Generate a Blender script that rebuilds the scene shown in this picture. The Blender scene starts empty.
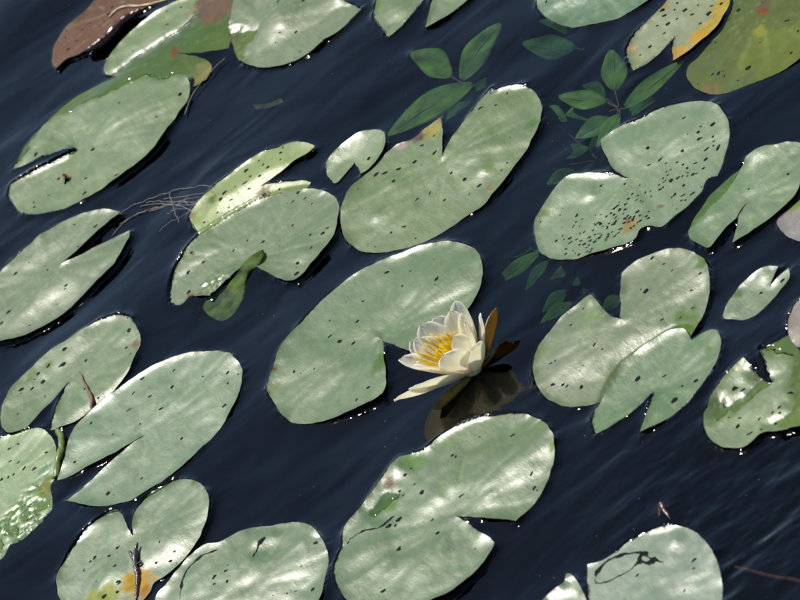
import bpy, math, random
import numpy as np
from mathutils import Vector, Matrix
from mathutils.geometry import delaunay_2d_cdt

random.seed(7)
rng = np.random.default_rng(7)
scn = bpy.context.scene
COL = scn.collection

# ---------------------------------------------------------------- camera
ELEV, ROLL, DIST, MMPX = math.radians(27.0), math.radians(36.5), 4.8, 0.00082
F_PX = DIST / MMPX                                  # focal length in photo pixels (800 wide)
fwd = Vector((0, math.cos(ELEV), -math.sin(ELEV)))
up0 = Vector((0, math.sin(ELEV), math.cos(ELEV)))
rt0 = Vector((1, 0, 0))
CAM_R = rt0 * math.cos(ROLL) - up0 * math.sin(ROLL)
CAM_U = rt0 * math.sin(ROLL) + up0 * math.cos(ROLL)
CAM_P = -fwd * DIST
cam = bpy.data.cameras.new('camera')
cam.sensor_width = 36.0
cam.lens = 36.0 * F_PX / 800.0
cam.clip_start, cam.clip_end = 0.1, 3000
cam.dof.use_dof = True
cam.dof.focus_distance = DIST
cam.dof.aperture_fstop = 22
cam_o = bpy.data.objects.new('camera', cam)
COL.objects.link(cam_o)
m = Matrix((CAM_R, CAM_U, -fwd)).transposed().to_4x4()
m.translation = CAM_P
cam_o.matrix_world = m
scn.camera = cam_o

# ---------------------------------------------------------------- light
SUN_EL, SUN_AZ = math.radians(53.0), math.radians(-15.0)     # azimuth from +Y towards +X
world = bpy.data.worlds.new('World')
scn.world = world
world.use_nodes = True
wn = world.node_tree
wn.nodes.clear()
sky = wn.nodes.new('ShaderNodeTexSky')
sky.sky_type = 'NISHITA'
sky.sun_disc = False
sky.sun_elevation, sky.sun_rotation = SUN_EL, SUN_AZ
sky.air_density, sky.dust_density, sky.ozone_density = 1.0, 0.2, 2.0
bg = wn.nodes.new('ShaderNodeBackground')
bg.inputs['Strength'].default_value = 0.075
wo = wn.nodes.new('ShaderNodeOutputWorld')
wn.links.new(sky.outputs[0], bg.inputs[0])
wn.links.new(bg.outputs[0], wo.inputs[0])
sun = bpy.data.lights.new('sun', 'SUN')
sun.energy, sun.angle, sun.color = 4.5, math.radians(0.53), (1.0, 0.955, 0.86)
sun_o = bpy.data.objects.new('sun', sun)
COL.objects.link(sun_o)
sdir = Vector((math.sin(SUN_AZ) * math.cos(SUN_EL), math.cos(SUN_AZ) * math.cos(SUN_EL), math.sin(SUN_EL)))
sun_o.rotation_euler = sdir.to_track_quat('Z', 'Y').to_euler()
scn.view_settings.view_transform = 'Standard'
scn.view_settings.look = 'None'
scn.view_settings.exposure = 0.35
scn.view_settings.gamma = 1.0
scn.cycles.use_denoising = True
scn.cycles.max_bounces = 12
scn.cycles.diffuse_bounces = 8
scn.cycles.transparent_max_bounces = 12
scn.cycles.caustics_reflective = False
scn.cycles.caustics_refractive = False

# ---------------------------------------------------------------- traced outlines
# crops: origin x, origin y, scale of the enlarged view the points were read from
CROP = {'A': (0, 0, 3.636), 'B': (200, 0, 3.636), 'C': (380, 0, 3.636), 'D': (580, 0, 3.636),
        'E': (0, 130, 3.636), 'F': (150, 130, 3.636), 'G': (330, 80, 3.636), 'H': (520, 90, 3.636),
        'I': (640, 130, 5.0), 'J': (0, 290, 3.636), 'K': (0, 435, 3.636), 'L': (140, 435, 3.636),
        'M': (250, 230, 2.857), 'O': (330, 400, 3.0), 'P': (520, 235, 2.859), 'Q': (680, 250, 2.858),
        'R': (530, 500, 3.81), 'X': (0, 0, 1.0), 'Y': (160, 230, 6.667), 'W': (540, 60, 5.0),
        'V': (480, 160, 3.33), 'Z': (80, 500, 6.0), 'T': (160, 350, 3.333), 'U': (60, 0, 4.0)}


def px(crop, pts):
    ox, oy, s = CROP[crop]
    return [(ox + x / s, oy + y / s) for x, y in pts]


PADS = []


def pad(key, label, crop, pts, centre, **kw):
    PADS.append(dict(key=key, label=label, crop=crop, out=px(crop, pts), centre=px(crop, [centre])[0], **kw))


pad('brown', 'rotting brown speckled lily pad with its dark red edge curled up', 'A',
    [(190, 225), (200, 170), (240, 115), (300, 65), (345, 10), (375, -45), (450, -70), (540, -65), (600, -35), (580, 0),
     (500, 45), (450, 75), (425, 110), (380, 140), (320, 185), (245, 215), (205, 248)], (470, 20),
    base=(0.085, 0.042, 0.018), specks=[(395, 55), (300, 110), (280, 150), (330, 85), (250, 180), (410, 30), (240, 140)],
    bumps=[(470, 75, 16, 2), (410, 125, 16, 2)], lift=1.0, sheen=0.3)
pad('folded', 'mostly sunken green lily pad with one pale dry strip and orange centre', 'X',
    [(106, 74), (110, 60), (127, 38), (146, 22), (170, 7), (187, 0), (204, -9), (226, -8), (234, 6), (233, 22), (230, 38),
     (228, 47), (214, 49), (200, 51), (186, 52), (176, 52), (188, 54), (203, 58), (211, 66), (205, 78), (192, 85),
     (176, 84), (150, 80), (125, 76)], (174, 52), base=(0.09, 0.13, 0.03),
    wet=[[(108, 80), (122, 68), (140, 56), (162, 43), (184, 29), (200, 14), (206, -14), (245, -14), (245, 100), (108, 100)]],
    tints=[(175, 50, 6, (0.2, 0.06, 0.015)), (215, 5, 26, (0.19, 0.10, 0.045)), (205, 70, 16, (0.18, 0.17, 0.06))],
    specks=[(168, 26), (182, 9), (168, 13), (134, 52)], wetdepth=1.6)
pad('topleft', 'large lily pad with snail on it and a wet green far edge', 'X',
    [(13.7, 170), (16.5, 163), (24, 146), (38, 130), (55, 113), (75, 97), (94, 86), (121, 74), (138, 69), (157, 66),
     (176, 69), (187, 77), (191, 88), (188, 102), (181, 113), (170, 129), (162, 143), (148, 157), (126, 175), (104, 190),
     (82, 203), (60, 212), (36, 217), (24, 214), (14, 207), (10, 196), (11.5, 186), (27, 177), (49, 166), (69, 156),
     (78, 150), (68, 151.5), (49, 158), (27, 166)], (79, 149),
    wet=[[(5, 175), (22, 158), (33, 140), (48, 123), (65, 113), (85, 102), (110, 92), (128, 81), (145, 75), (160, 80),
          (172, 76), (190, 74), (190, 50), (120, 40), (0, 120)]],
    specks=[(38, 157), (93, 150), (118, 177), (87, 180), (49, 196), (34, 203), (35, 208), (59, 179), (86, 195), (122, 106),
            (158, 119), (181, 96)], bumps=[(68, 151, 12, 2.5), (45, 158, 10, 2)], sheen=1.0)
pad('top', 'lily pad with a pale shiny stripe and scattered flecks beside folded green pad', 'B',
    [(122, 60), (128, 20), (140, -25), (200, -90), (330, -130), (450, -80), (500, -5), (560, 22), (592, 40), (550, 85),
     (510, 125), (450, 165), (400, 200), (330, 228), (250, 245), (190, 240), (140, 215), (120, 175), (110, 120)], (215, 105),
    wet=[[(100, 112), (150, 116), (198, 118), (188, 150), (160, 180), (150, 215), (100, 220)]],
    specks=[(290, 15), (380, 10), (295, 125), (350, 118), (460, 150), (365, 190), (385, 0)],
    bumps=[(300, 90, 26, 3.0), (200, 95, 18, -1.2)])
pad('fork', 'lily pad with two pointed lobes split by a wide notch', 'X',
    [(376, 16), (378, 25), (389.8, 38.5), (403.5, 27), (425, 0), (432, -13), (434, -2), (431, 14), (428, 30), (438, 26),
     (454, 15), (471, 1), (484, -16), (488, -34), (470, -50), (436, -52), (402, -36), (384, -12)], (432, -16),
    tints=[(379, 8, 6, (0.09, 0.18, 0.03))], bumps=[(400, 10, 16, 2)])
pad('topright', 'pale lily pad with thin brown rim and no notch in sight', 'C',
    [(572, -30), (575, 5), (580, 35), (600, 65), (640, 90), (690, 103), (735, 101), (790, 90), (858, 72), (918, 45), (968, 15),
     (1000, -15), (1010, -70), (930, -120), (780, -130), (640, -90)], (790, -45), specks=[(610, 15)],
    tints=[(640, 98, 5, (0.15, 0.09, 0.04))])
pad('yellow', 'yellowing spotted lily pad with orange margin beside sunken green pad', 'D',
    [(200, 262), (180, 225), (178, 185), (190, 150), (220, 110), (260, 70), (300, 25), (320, 0), (370, -50), (470, -60),
     (535, -25), (548, 10), (530, 60), (500, 110), (460, 150), (410, 190), (345, 230), (342, 180), (348, 130), (325, 165),
     (290, 200), (240, 240)], (352, 118), base=(0.15, 0.18, 0.075),
    tints=[(520, 40, 15, (0.3, 0.22, 0.03)), (490, 110, 15, (0.28, 0.2, 0.02)), (440, 150, 14, (0.34, 0.20, 0.015)),
           (375, 205, 11, (0.33, 0.2, 0.03)), (540, 0, 12, (0.28, 0.21, 0.03)), (305, 20, 8, (0.25, 0.17, 0.03)), (190, 180, 5, (0.3, 0.2, 0.1))],
    specks=[(345, 38), (355, 14), (283, 95), (308, 122), (255, 172), (220, 202), (320, 90), (385, 38), (430, 22), (470, 55),
            (515, 18), (310, 58), (355, 72), (440, 90), (480, 25), (300, 40), (410, 55)])
pad('sunkgreen', 'big olive green lily pad lying just under water with orange centre', 'D',
    [(385, 270), (392, 235), (430, 200), (500, 112), (540, 45), (560, -30), (640, -110), (800, -120), (900, -40), (910, 70),
     (860, 150), (800, 205), (760, 235), (700, 270), (620, 300), (540, 330), (480, 340), (430, 325), (400, 300)], (660, 35),
    base=(0.085, 0.118, 0.026), wet=[[(300, -200), (1000, -200), (1000, 400), (300, 400)]], wetdepth=1.2,
    tints=[(660, 40, 6, (0.19, 0.06, 0.012)), (665, 15, 6, (0.12, 0.09, 0.05)), (655, 110, 8, (0.22, 0.22, 0.03)), (470, 325, 10, (0.17, 0.13, 0.05))],
    specks=[(490, 150), (480, 265), (500, 262), (522, 272), (612, 242), (572, 290), (765, 188), (750, 70), (575, 32), (790, 110), (660, 5)])
pad('leftedge', 'lily pad with long narrow notch and two pointed lobes beside root threads', 'X',
    [(0, 276), (16, 260.6), (36, 244), (55, 230), (77, 219), (93, 214.7), (110, 213), (122.4, 215), (118, 219.5), (104, 230.5),
     (88, 245.5), (66, 266), (58, 271), (74, 262), (96, 250), (118, 238.6), (132, 232), (130.6, 240), (124, 254), (115.5, 267.5),
     (102, 281), (93, 290), (80, 301), (63, 315), (41, 328.5), (22, 337), (0, 343), (-24, 346), (-44, 335), (-44, 312), (-24, 292)],
    (57, 271), specks=[(76, 227), (49, 272), (17, 275), (68, 288), (98, 229), (80, 249), (10, 314), (3, 325), (30, 326), (67, 291)],
    bumps=[(40, 240, 8, 1.2)])
pad('narrow', 'narrow yellow green lily pad thick with dark spots, tucked under its neighbour', 'F',
    [(185, 385), (158, 352), (150, 320), (170, 285), (210, 245), (250, 205), (320, 150), (400, 95), (460, 70), (530, 57),
     (580, 60), (608, 70), (590, 90), (550, 115), (500, 150), (440, 190), (402, 214), (440, 200), (500, 192), (560, 187),
     (586, 192), (570, 210), (530, 240), (450, 290), (350, 345), (260, 380), (215, 392)], (400, 216), base=(0.14, 0.19, 0.035),
    specks=[(490, 75), (485, 95), (400, 118), (355, 155), (375, 180), (408, 180), (318, 218), (365, 222), (280, 240), (265, 262),
            (200, 340), (250, 305), (290, 285), (300, 262), (420, 140), (485, 122), (415, 235), (470, 215), (355, 205), (440, 150)],
    tints=[(235, 262, 6, (0.10, 0.12, 0.02)), (420, 232, 8, (0.13, 0.09, 0.02)), (160, 320, 5, (0.22, 0.16, 0.06)), (220, 340, 20, (0.20, 0.27, 0.08))], under=['rolled'])
pad('rolled', 'lily pad with one lobe rolled up into a green flap', 'F',
    [(78, 628), (76, 590), (85, 550), (110, 490), (150, 425), (200, 375), (270, 330), (350, 280), (440, 240), (500, 225),
     (560, 217), (620, 220), (665, 240), (690, 275), (692, 320), (680, 380), (650, 430), (610, 480), (560, 535), (520, 560),
     (480, 550), (430, 525), (385, 500), (370, 478), (345, 500), (310, 535), (265, 575), (225, 610), (175, 612), (150, 602),
     (128, 625), (105, 638)], (372, 468),
    specks=[(540, 228), (565, 250), (590, 270), (520, 262), (520, 348), (588, 388), (634, 384), (652, 366), (592, 438), (543, 492),
            (305, 440), (355, 405), (412, 408), (140, 520), (142, 592), (155, 452), (540, 530), (195, 482)], lift=2.0, rough=0.42,
    bumps=[(230, 560, 12, 1.2), (290, 520, 12, 2.0), (590, 470, 20, 1)], tints=[(150, 605, 4, (0.2, 0.07, 0.008)), (160, 455, 2.2, (0.1, 0.035, 0.01))], glitter=(240, 575, 22), sheen=1.0)
pad('small', 'very small kidney shaped lily pad beside long raised-lobe pad', 'G',
    [(15, 376), (0, 358), (-10, 335), (-2, 300), (40, 255), (90, 220), (140, 197), (180, 193), (205, 205), (210, 230),
     (200, 265), (170, 305), (140, 335), (115, 347), (104, 322), (92, 300), (75, 322), (50, 352), (32, 370)], (92, 298),
    specks=[(145, 288)], bumps=[(120, 205, 8, 1.0)])
pad('long', 'long lily pad with tall rounded lobe and a browned torn edge', 'G',
    [(128, 626), (90, 612), (60, 582), (46, 535), (50, 480), (80, 405), (130, 345), (180, 295), (240, 240), (300, 215),
     (345, 180), (405, 138), (414, 170), (416, 240), (413, 292), (430, 255), (460, 205), (500, 150), (540, 95), (575, 50),
     (592, 33), (612, 46), (640, 35), (690, 25), (730, 35), (760, 65), (775, 110), (770, 160), (745, 220), (700, 290),
     (650, 355), (590, 430), (555, 465), (490, 505), (420, 550), (340, 592), (255, 618), (190, 628)], (413, 300),
    specks=[(608, 102), (310, 300), (250, 325), (200, 340), (168, 348), (385, 268), (545, 388), (508, 418), (318, 438), (418, 438),
            (272, 535), (224, 556), (628, 335), (495, 365), (380, 205), (335, 240), (648, 55), (312, 578), (365, 412), (445, 342), (550, 110), (235, 375), (650, 310)],
    big=[(310, 300), (250, 325), (200, 340), (168, 345), (385, 268)],
    tints=[(370, 180, 13, (0.22, 0.2, 0.04)), (315, 208, 9, (0.09, 0.05, 0.04)), (405, 150, 5, (0.2, 0.1, 0.05)), (745, 165, 8, (0.07, 0.125, 0.03)), (582, 395, 4, (0.16, 0.10, 0.04)), (260, 245, 6, (0.3, 0.22, 0.2)), (590, 325, 5, (0.12, 0.2, 0.04))],
    bumps=[(170, 500, 7, 1.5), (560, 330, 9, 1.6), (220, 380, 9, 1.0), (620, 245, 8, 1)], sheen=1.0)
pad('spotted', 'large lily pad crowded with dark specks and a brown sore', 'X',
    [(535.7, 236), (536, 226), (540.6, 216.5), (547.5, 205.5), (553, 196), (561, 186), (571, 178), (589, 175.8), (608, 175.2),
     (619, 176.6), (628, 179.6), (622, 175.8), (615, 170), (608, 159), (603, 148), (602.5, 142), (613.5, 134), (627, 125.7),
     (641, 120), (657.5, 110.6), (674, 105), (690.5, 102.4), (707, 102.4), (718, 106.5), (726, 116), (731, 126), (730, 139.5),
     (726, 153), (722, 167), (718, 176.6), (710, 178.5), (705, 183.5), (701.5, 193), (690.5, 205.5), (677, 216.5), (663, 227.5),
     (652, 227.5), (643, 232), (638, 240), (630, 244), (614, 249.5), (597, 254.5), (576, 259.5), (558.5, 260.5), (544.5, 256), (537.5, 247)],
    (629, 179), base=(0.10, 0.15, 0.055), dense=[(600, 234, 44, 80), (650, 203, 46, 34), (692, 160, 38, 22)],
    specks=[(648, 149), (661, 160), (677, 163), (683, 152), (700, 140), (714, 126), (702, 128), (708, 149), (706, 160), (688, 173),
            (693, 175), (671, 182), (660, 190), (646, 193), (637, 201), (629, 200), (617, 208), (620, 211), (577, 216), (601, 224),
            (675, 195), (683, 196), (693, 194), (682, 201), (671, 181), (684, 186), (589, 238), (573, 228), (699, 134), (719, 147), (685, 119)],
    tints=[(631, 228, 9, (0.2, 0.15, 0.04)), (628, 222, 4, (0.16, 0.05, 0.02)), (662, 207, 3, (0.1, 0.04, 0.015)), (547, 214, 4, (0.12, 0.18, 0.03))],
    bumps=[(590, 195, 10, 1.8), (638, 236, 12, 1.5)], sheen=0.95)
pad('rightpad', 'lily pad with submerged olive border along its far side', 'I',
    [(248, 525), (245, 490), (260, 450), (290, 400), (340, 330), (400, 270), (450, 225), (500, 190), (540, 150), (600, 115),
     (650, 98), (690, 95), (720, 85), (760, 77), (810, 84), (845, 120), (840, 210), (800, 315), (740, 385), (680, 435),
     (600, 490), (540, 530), (470, 572), (482, 520), (500, 445), (545, 360), (510, 410), (490, 447), (440, 490), (400, 540),
     (370, 580), (345, 594), (300, 580), (262, 555)], (550, 352),
    wet=[[(240, 500), (258, 478), (300, 430), (345, 395), (400, 325), (450, 262), (500, 195), (470, 160), (300, 250), (200, 430)]],
    specks=[(750, 235), (382, 362)], bumps=[(600, 130, 12, 2.0), (360, 420, 9, 1)], wetdepth=1.2)
pad('pinkish', 'pinkish grey lily pad half hidden beneath its green neighbour', 'I',
    [(685, 462), (700, 430), (750, 390), (800, 345), (900, 270), (990, 270), (1010, 380), (930, 500), (820, 560), (785, 562),
     (755, 545), (710, 510), (690, 485)], (880, 400), base=(0.15, 0.14, 0.10), tints=[(780, 375, 8, (0.12, 0.17, 0.04))], under=['rightpad'])
pad('heart', 'heart shaped lily pad partly covered by a smaller notched pad', 'P',
    [(42, 402), (45, 360), (65, 310), (100, 260), (140, 220), (180, 190), (205, 175), (222, 192), (245, 220), (275, 245),
     (297, 254), (293, 220), (292, 160), (293, 113), (310, 100), (350, 75), (400, 55), (440, 48), (480, 52), (520, 70),
     (545, 100), (548, 140), (540, 180), (525, 230), (495, 275), (450, 330), (380, 385), (300, 435), (230, 475), (180, 493),
     (130, 492), (80, 470), (55, 440)], (298, 265),
    specks=[(382, 72), (414, 88), (440, 108), (366, 166), (492, 162), (495, 210), (520, 118), (408, 245), (460, 238), (150, 264),
            (185, 215), (218, 322), (105, 366), (97, 432), (124, 432), (136, 434), (176, 436), (272, 394), (240, 334), (92, 372)],
    tints=[(525, 85, 9, (0.065, 0.12, 0.025)), (475, 250, 16, (0.075, 0.13, 0.03)), (72, 335, 5, (0.13, 0.2, 0.06)), (215, 240, 8, (0.14, 0.2, 0.08))],
    bumps=[(205, 195, 9, 3.0), (225, 225, 6, 1.5), (480, 262, 14, -2.0)], under=['notched'], sheen=1.05)
pad('notched', 'smaller notched lily pad lying on top of the heart shaped pad', 'P',
    [(225, 577), (211, 548), (215, 510), (240, 470), (262, 420), (290, 375), (340, 335), (400, 295), (440, 275), (473, 275),
     (490, 304), (520, 285), (550, 277), (575, 290), (581, 320), (570, 370), (540, 420), (500, 470), (450, 520), (410, 550),
     (356, 577), (366, 540), (387, 452), (350, 490), (310, 525), (270, 555)], (391, 444),
    specks=[(337, 413), (467, 436), (507, 423), (447, 481), (415, 404)], big=[(447, 481), (337, 413)], tints=[(545, 330, 4.5, (0.08, 0.15, 0.03))],
    lift=2.6, sheen=1.1)
pad('tiny', 'little lily pad with pale shiny far edge and small split tip', 'Q',
    [(130, 197), (127, 180), (140, 150), (170, 110), (210, 75), (250, 55), (286, 54), (275, 75), (261, 106), (290, 80),
     (316, 58), (319, 80), (300, 110), (270, 145), (235, 175), (208, 193), (170, 201)], (255, 112),
    specks=[(232, 125), (298, 92)], tints=[(165, 125, 8, (0.07, 0.11, 0.04))], bumps=[(240, 75, 7, 1.5), (150, 180, 5, 1)], sheen=1.3)
pad('blotched', 'lily pad blotched with dark wet green bands and deep notch', 'Q',
    [(75, 512), (80, 470), (100, 425), (130, 380), (165, 340), (190, 318), (215, 350), (245, 375), (268, 384), (255, 350),
     (233, 288), (270, 262), (310, 240), (345, 233), (400, 255), (425, 330), (400, 430), (360, 490), (300, 515), (240, 530),
     (210, 555), (180, 572), (130, 570), (95, 550)], (270, 390),
    wet=[[(215, 350), (262, 375), (230, 405), (195, 425), (160, 465), (150, 445), (205, 405), (225, 380)],
         [(95, 455), (120, 430), (135, 470), (105, 492)],
         [(240, 285), (300, 232), (420, 230), (430, 420), (360, 500), (290, 515), (260, 505), (310, 470), (330, 400), (325, 350), (335, 310), (290, 290)]],
    specks=[(160, 402), (174, 486), (168, 508), (202, 530), (230, 488), (272, 496), (288, 455), (316, 412), (236, 518), (288, 470), (268, 470), (182, 405)], wetdepth=1.2, sheen=1.3)
pad('pink', 'dusky pink grey lily pad beyond the blotched wet pad', 'Q',
    [(316, 240), (319, 200), (333, 167), (350, 150), (400, 135), (450, 160), (450, 220), (420, 262), (380, 282), (345, 285), (325, 272)],
    (400, 200), base=(0.17, 0.145, 0.125))
pad('twig', 'lily pad with a brown twig lying across its notched lobe', 'J',
    [(15, 502), (11, 470), (30, 410), (70, 345), (130, 280), (200, 220), (250, 190), (310, 150), (360, 120), (400, 103),
     (440, 97), (480, 110), (500, 140), (515, 185), (500, 240), (470, 300), (430, 350), (380, 400), (330, 440), (280, 475),
     (230, 500), (185, 514), (198, 470), (235, 370), (257, 335), (235, 358), (180, 420), (130, 480), (90, 515), (45, 533), (25, 522)],
    (260, 330), specks=[(240, 222), (230, 275), (220, 282), (180, 280), (145, 310), (82, 372), (120, 365), (158, 337), (165, 388), (314, 258), (310, 362), (460, 212), (475, 235), (473, 150), (72, 460), (130, 330), (360, 395)],
    big=[(230, 275), (240, 222), (82, 372), (120, 365)], bumps=[(300, 165, 9, 1.2)], tints=[(500, 200, 5, (0.14, 0.09, 0.05)), (130, 315, 7, (0.10, 0.15, 0.05)), (180, 280, 5, (0.1, 0.15, 0.05))], under=['bigleft'])
pad('bigleft', 'broad lily pad with straight pale midrib and a long notch', 'X',
    [(57.5, 481), (66, 460), (69, 446), (77, 428), (93.5, 411), (115.5, 394.5), (143, 375), (170, 361), (192, 355), (207, 353.8),
     (221, 354), (235, 359), (242.5, 368), (243, 383), (238, 401), (226, 422), (208, 443), (188.5, 464), (169, 479), (154, 488.6),
     (137.5, 499.6), (121, 505), (102, 509), (85, 507), (67, 501.8), (82, 491), (104.5, 471), (122, 454.5), (144, 436), (118, 453.5),
     (91, 467), (71.5, 477)], (146, 434),
    specks=[(175, 371), (204, 378), (173, 388), (151, 398), (162, 410), (130, 410.5), (143, 380), (134.5, 394), (92, 424.5),
            (141, 425), (113.5, 435.7), (75, 463), (109, 495.5), (142, 479), (229, 375), (229, 385), (182, 439), (225, 407)], lift=2.2,
    bumps=[(192, 400, 6, .5), (110, 400, 10, 1)], sheen=1.15)
pad('wetleft', 'bumpy wet lily pad glittering with water along its ragged edge', 'X',
    [(0, 440), (16.5, 434.5), (38.5, 430), (49.5, 435), (56, 447), (59, 462), (56.5, 476), (51, 486), (52.5, 500), (51, 511),
     (38.5, 525), (25, 538), (11, 545), (4, 556), (-3, 560), (-30, 560), (-48, 530), (-46, 480), (-22, 450)], (-6, 490),
    specks=[(10, 450), (18.7, 445), (10.5, 462), (18.5, 463), (8.5, 478), (24, 469), (35, 469), (47, 453), (2, 480), (14, 475)],
    base=(0.10, 0.165, 0.045), glitter=(22, 512, 34), wet=[[(18, 505), (40, 478), (58, 470), (62, 520), (10, 566), (-10, 560), (-6, 530)]], wetdepth=-0.15, lift=0.9,
    tints=[(47, 490, 12, (0.14, 0.16, 0.03)), (45, 470, 6, (0.1, 0.2, 0.1))], sheen=1.2)
pad('decayed', 'lily pad with a yellow rotted patch around a dark stick', 'K',
    [(213, 570), (215, 510), (250, 440), (300, 370), (350, 320), (398, 276), (430, 273), (460, 320), (485, 378), (490, 340),
     (500, 280), (540, 215), (590, 185), (650, 165), (700, 170), (745, 195), (770, 240), (765, 290), (740, 360), (700, 420),
     (655, 470), (600, 515), (560, 540), (545, 575), (500, 620), (420, 660), (330, 668), (262, 645), (225, 610)], (485, 385),
    tints=[(505, 540, 15, (0.34, 0.18, 0.008)), (470, 545, 10, (0.30, 0.19, 0.012)), (535, 575, 8, (0.25, 0.12, 0.02)), (400, 590, 14, (0.2, 0.22, 0.03)), (345, 610, 14, (0.18, 0.21, 0.03)),
           (715, 185, 5, (0.06, 0.11, 0.02)), (640, 170, 4, (0.06, 0.11, 0.02))],
    specks=[(307, 493), (330, 462), (347, 445), (345, 450), (432, 415), (400, 445), (425, 485), (640, 430), (572, 468), (622, 462), (590, 400), (432, 540), (438, 545), (385, 590), (430, 575)],
    big=[(435, 540), (380, 590)], bumps=[(620, 400, 22, 2), (400, 500, 18, 1.6), (530, 320, 16, -.8)], under=['bigleft'], sheen=1.35)
pad('bottomleft', 'wavy edged lily pad with dark crack curving along one side', 'L',
    [(60, 610), (108, 545), (160, 480), (200, 440), (250, 410), (300, 402), (340, 375), (390, 345), (430, 335), (480, 332),
     (540, 322), (600, 330), (640, 350), (670, 390), (688, 430), (690, 480), (680, 540), (670, 600), (620, 690), (500, 740),
     (320, 750), (140, 700)], (400, 560),
    specks=[(330, 488), (322, 508), (327, 547), (282, 528), (280, 555), (595, 490), (570, 573), (632, 568), (648, 405), (628, 352)],
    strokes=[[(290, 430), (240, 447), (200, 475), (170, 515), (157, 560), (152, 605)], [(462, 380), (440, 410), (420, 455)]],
    bumps=[(430, 390, 9, 2.5), (480, 370, 9, 2), (540, 370, 10, 1.4), (470, 430, 10, -1), (600, 400, 10, 1.5)], wavy=1.6, sheen=1.3)
pad('middle', 'largest smooth lily pad whose notch holds the white flower', 'M',
    [(57, 470), (60, 440), (75, 400), (90, 350), (120, 305), (165, 245), (220, 190), (270, 150), (330, 110), (390, 85),
     (440, 70), (480, 52), (540, 40), (590, 40), (630, 50), (655, 70), (670, 100), (668, 150), (655, 190), (635, 225),
     (598, 265), (560, 310), (525, 345), (480, 358), (430, 342), (385, 322), (370, 308), (385, 332), (394, 400), (397, 455), (388, 477),
     (340, 505), (270, 535), (215, 550), (150, 555), (110, 545), (80, 515)], (368, 300),
    specks=[(393, 124), (440, 166), (323, 205), (308, 263), (230, 306), (258, 323), (297, 327), (345, 460), (312, 495), (130, 410), (187, 402), (540, 150)],
    tints=[(370, 395, 9, (0.065, 0.12, 0.025)), (385, 375, 6, (0.065, 0.12, 0.025)), (75, 455, 6, (0.14, 0.17, 0.07)), (72, 408, 4, (0.1, 0.05, 0.02))],
    bumps=[(360, 310, 5, 1.5), (100, 375, 7, 1.0)], sheen=0.85)
pad('bottom', 'large lily pad with torn green hole and wrinkled far edge', 'O',
    [(60, 612), (28, 555), (22, 500), (40, 440), (45, 400), (60, 370), (85, 340), (130, 280), (180, 210), (208, 175),
     (240, 165), (290, 150), (330, 115), (400, 75), (460, 55), (540, 42), (600, 50), (650, 75), (675, 110), (683, 150),
     (670, 210), (640, 280), (600, 335), (565, 373), (500, 365), (430, 358), (380, 354), (405, 366), (440, 395), (490, 425),
     (496, 442), (470, 490), (420, 540), (370, 580), (325, 604), (250, 632), (160, 645), (95, 635)], (375, 350),
    wet=[[(120, 345), (135, 320), (170, 285), (195, 292), (160, 322), (135, 352)]],
    specks=[(370, 170), (380, 174), (550, 110), (610, 227), (400, 294), (246, 208), (228, 230), (258, 258), (210, 275), (282, 283), (310, 364),
            (328, 404), (210, 455), (180, 382), (210, 360), (200, 380), (222, 288), (165, 580), (58, 432), (616, 268)],
    big=[(210, 452), (210, 362), (180, 382)],
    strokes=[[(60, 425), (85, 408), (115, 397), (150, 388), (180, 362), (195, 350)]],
    tints=[(180, 250, 6, (0.1, 0.06, 0.02)), (255, 185, 12, (0.09, 0.16, 0.04)), (185, 320, 6, (0.1, 0.17, 0.04)), (672, 150, 5, (0.1, 0.17, 0.03)), (640, 75, 5, (0.1, 0.17, 0.04))],
    bumps=[(200, 210, 10, 2.6), (265, 180, 9, -2.0), (150, 310, 12, 1.0), (120, 385, 9, 1.2)], wavy=1.2, sheen=1.3)
pad('bottomright', 'pale round lily pad with dark crescent shaped tear', 'R',
    [(226, 390), (222, 330), (222, 250), (270, 235), (320, 205), (380, 160), (440, 130), (500, 110), (550, 103), (610, 115),
     (650, 140), (685, 180), (710, 220), (727, 270), (735, 320), (728, 390), (700, 450), (600, 520), (400, 540), (280, 500), (232, 440)],
    (500, 330), base=(0.11, 0.155, 0.07),
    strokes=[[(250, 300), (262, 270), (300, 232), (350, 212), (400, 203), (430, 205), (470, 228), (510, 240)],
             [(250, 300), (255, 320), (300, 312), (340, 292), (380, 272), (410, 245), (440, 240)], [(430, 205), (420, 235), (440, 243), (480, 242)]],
    specks=[(412, 290), (630, 268), (590, 348), (630, 235)], bumps=[(560, 150, 9, 2.2), (610, 300, 20, 2), (450, 330, 20, 1)], wavy=1.2, sheen=1.15)
pad('corner', 'small pale lily pad with curled up tip beside torn pad', 'R',
    [(50, 400), (70, 378), (110, 345), (148, 328), (152, 298), (175, 303), (200, 345), (215, 381), (220, 440), (150, 470), (80, 450)],
    (150, 420), base=(0.11, 0.155, 0.07), bumps=[(165, 315, 8, 3.5)])

# ---------------------------------------------------------------- helpers
cp, cr, cu, cf = (np.array(v) for v in (CAM_P, CAM_R, CAM_U, fwd))


def ground(pts, z=0.0):
    """photo pixels -> points on the horizontal plane at height z"""
    p = np.atleast_2d(np.array(pts, float))
    d = cf[None] + ((p[:, 0:1] - 400) / F_PX) * cr[None] - ((p[:, 1:2] - 300) / F_PX) * cu[None]
    t = (z - cp[2]) / d[:, 2:3]
    return cp[None] + d * t


_tab = rng.random((256, 256))


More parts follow.
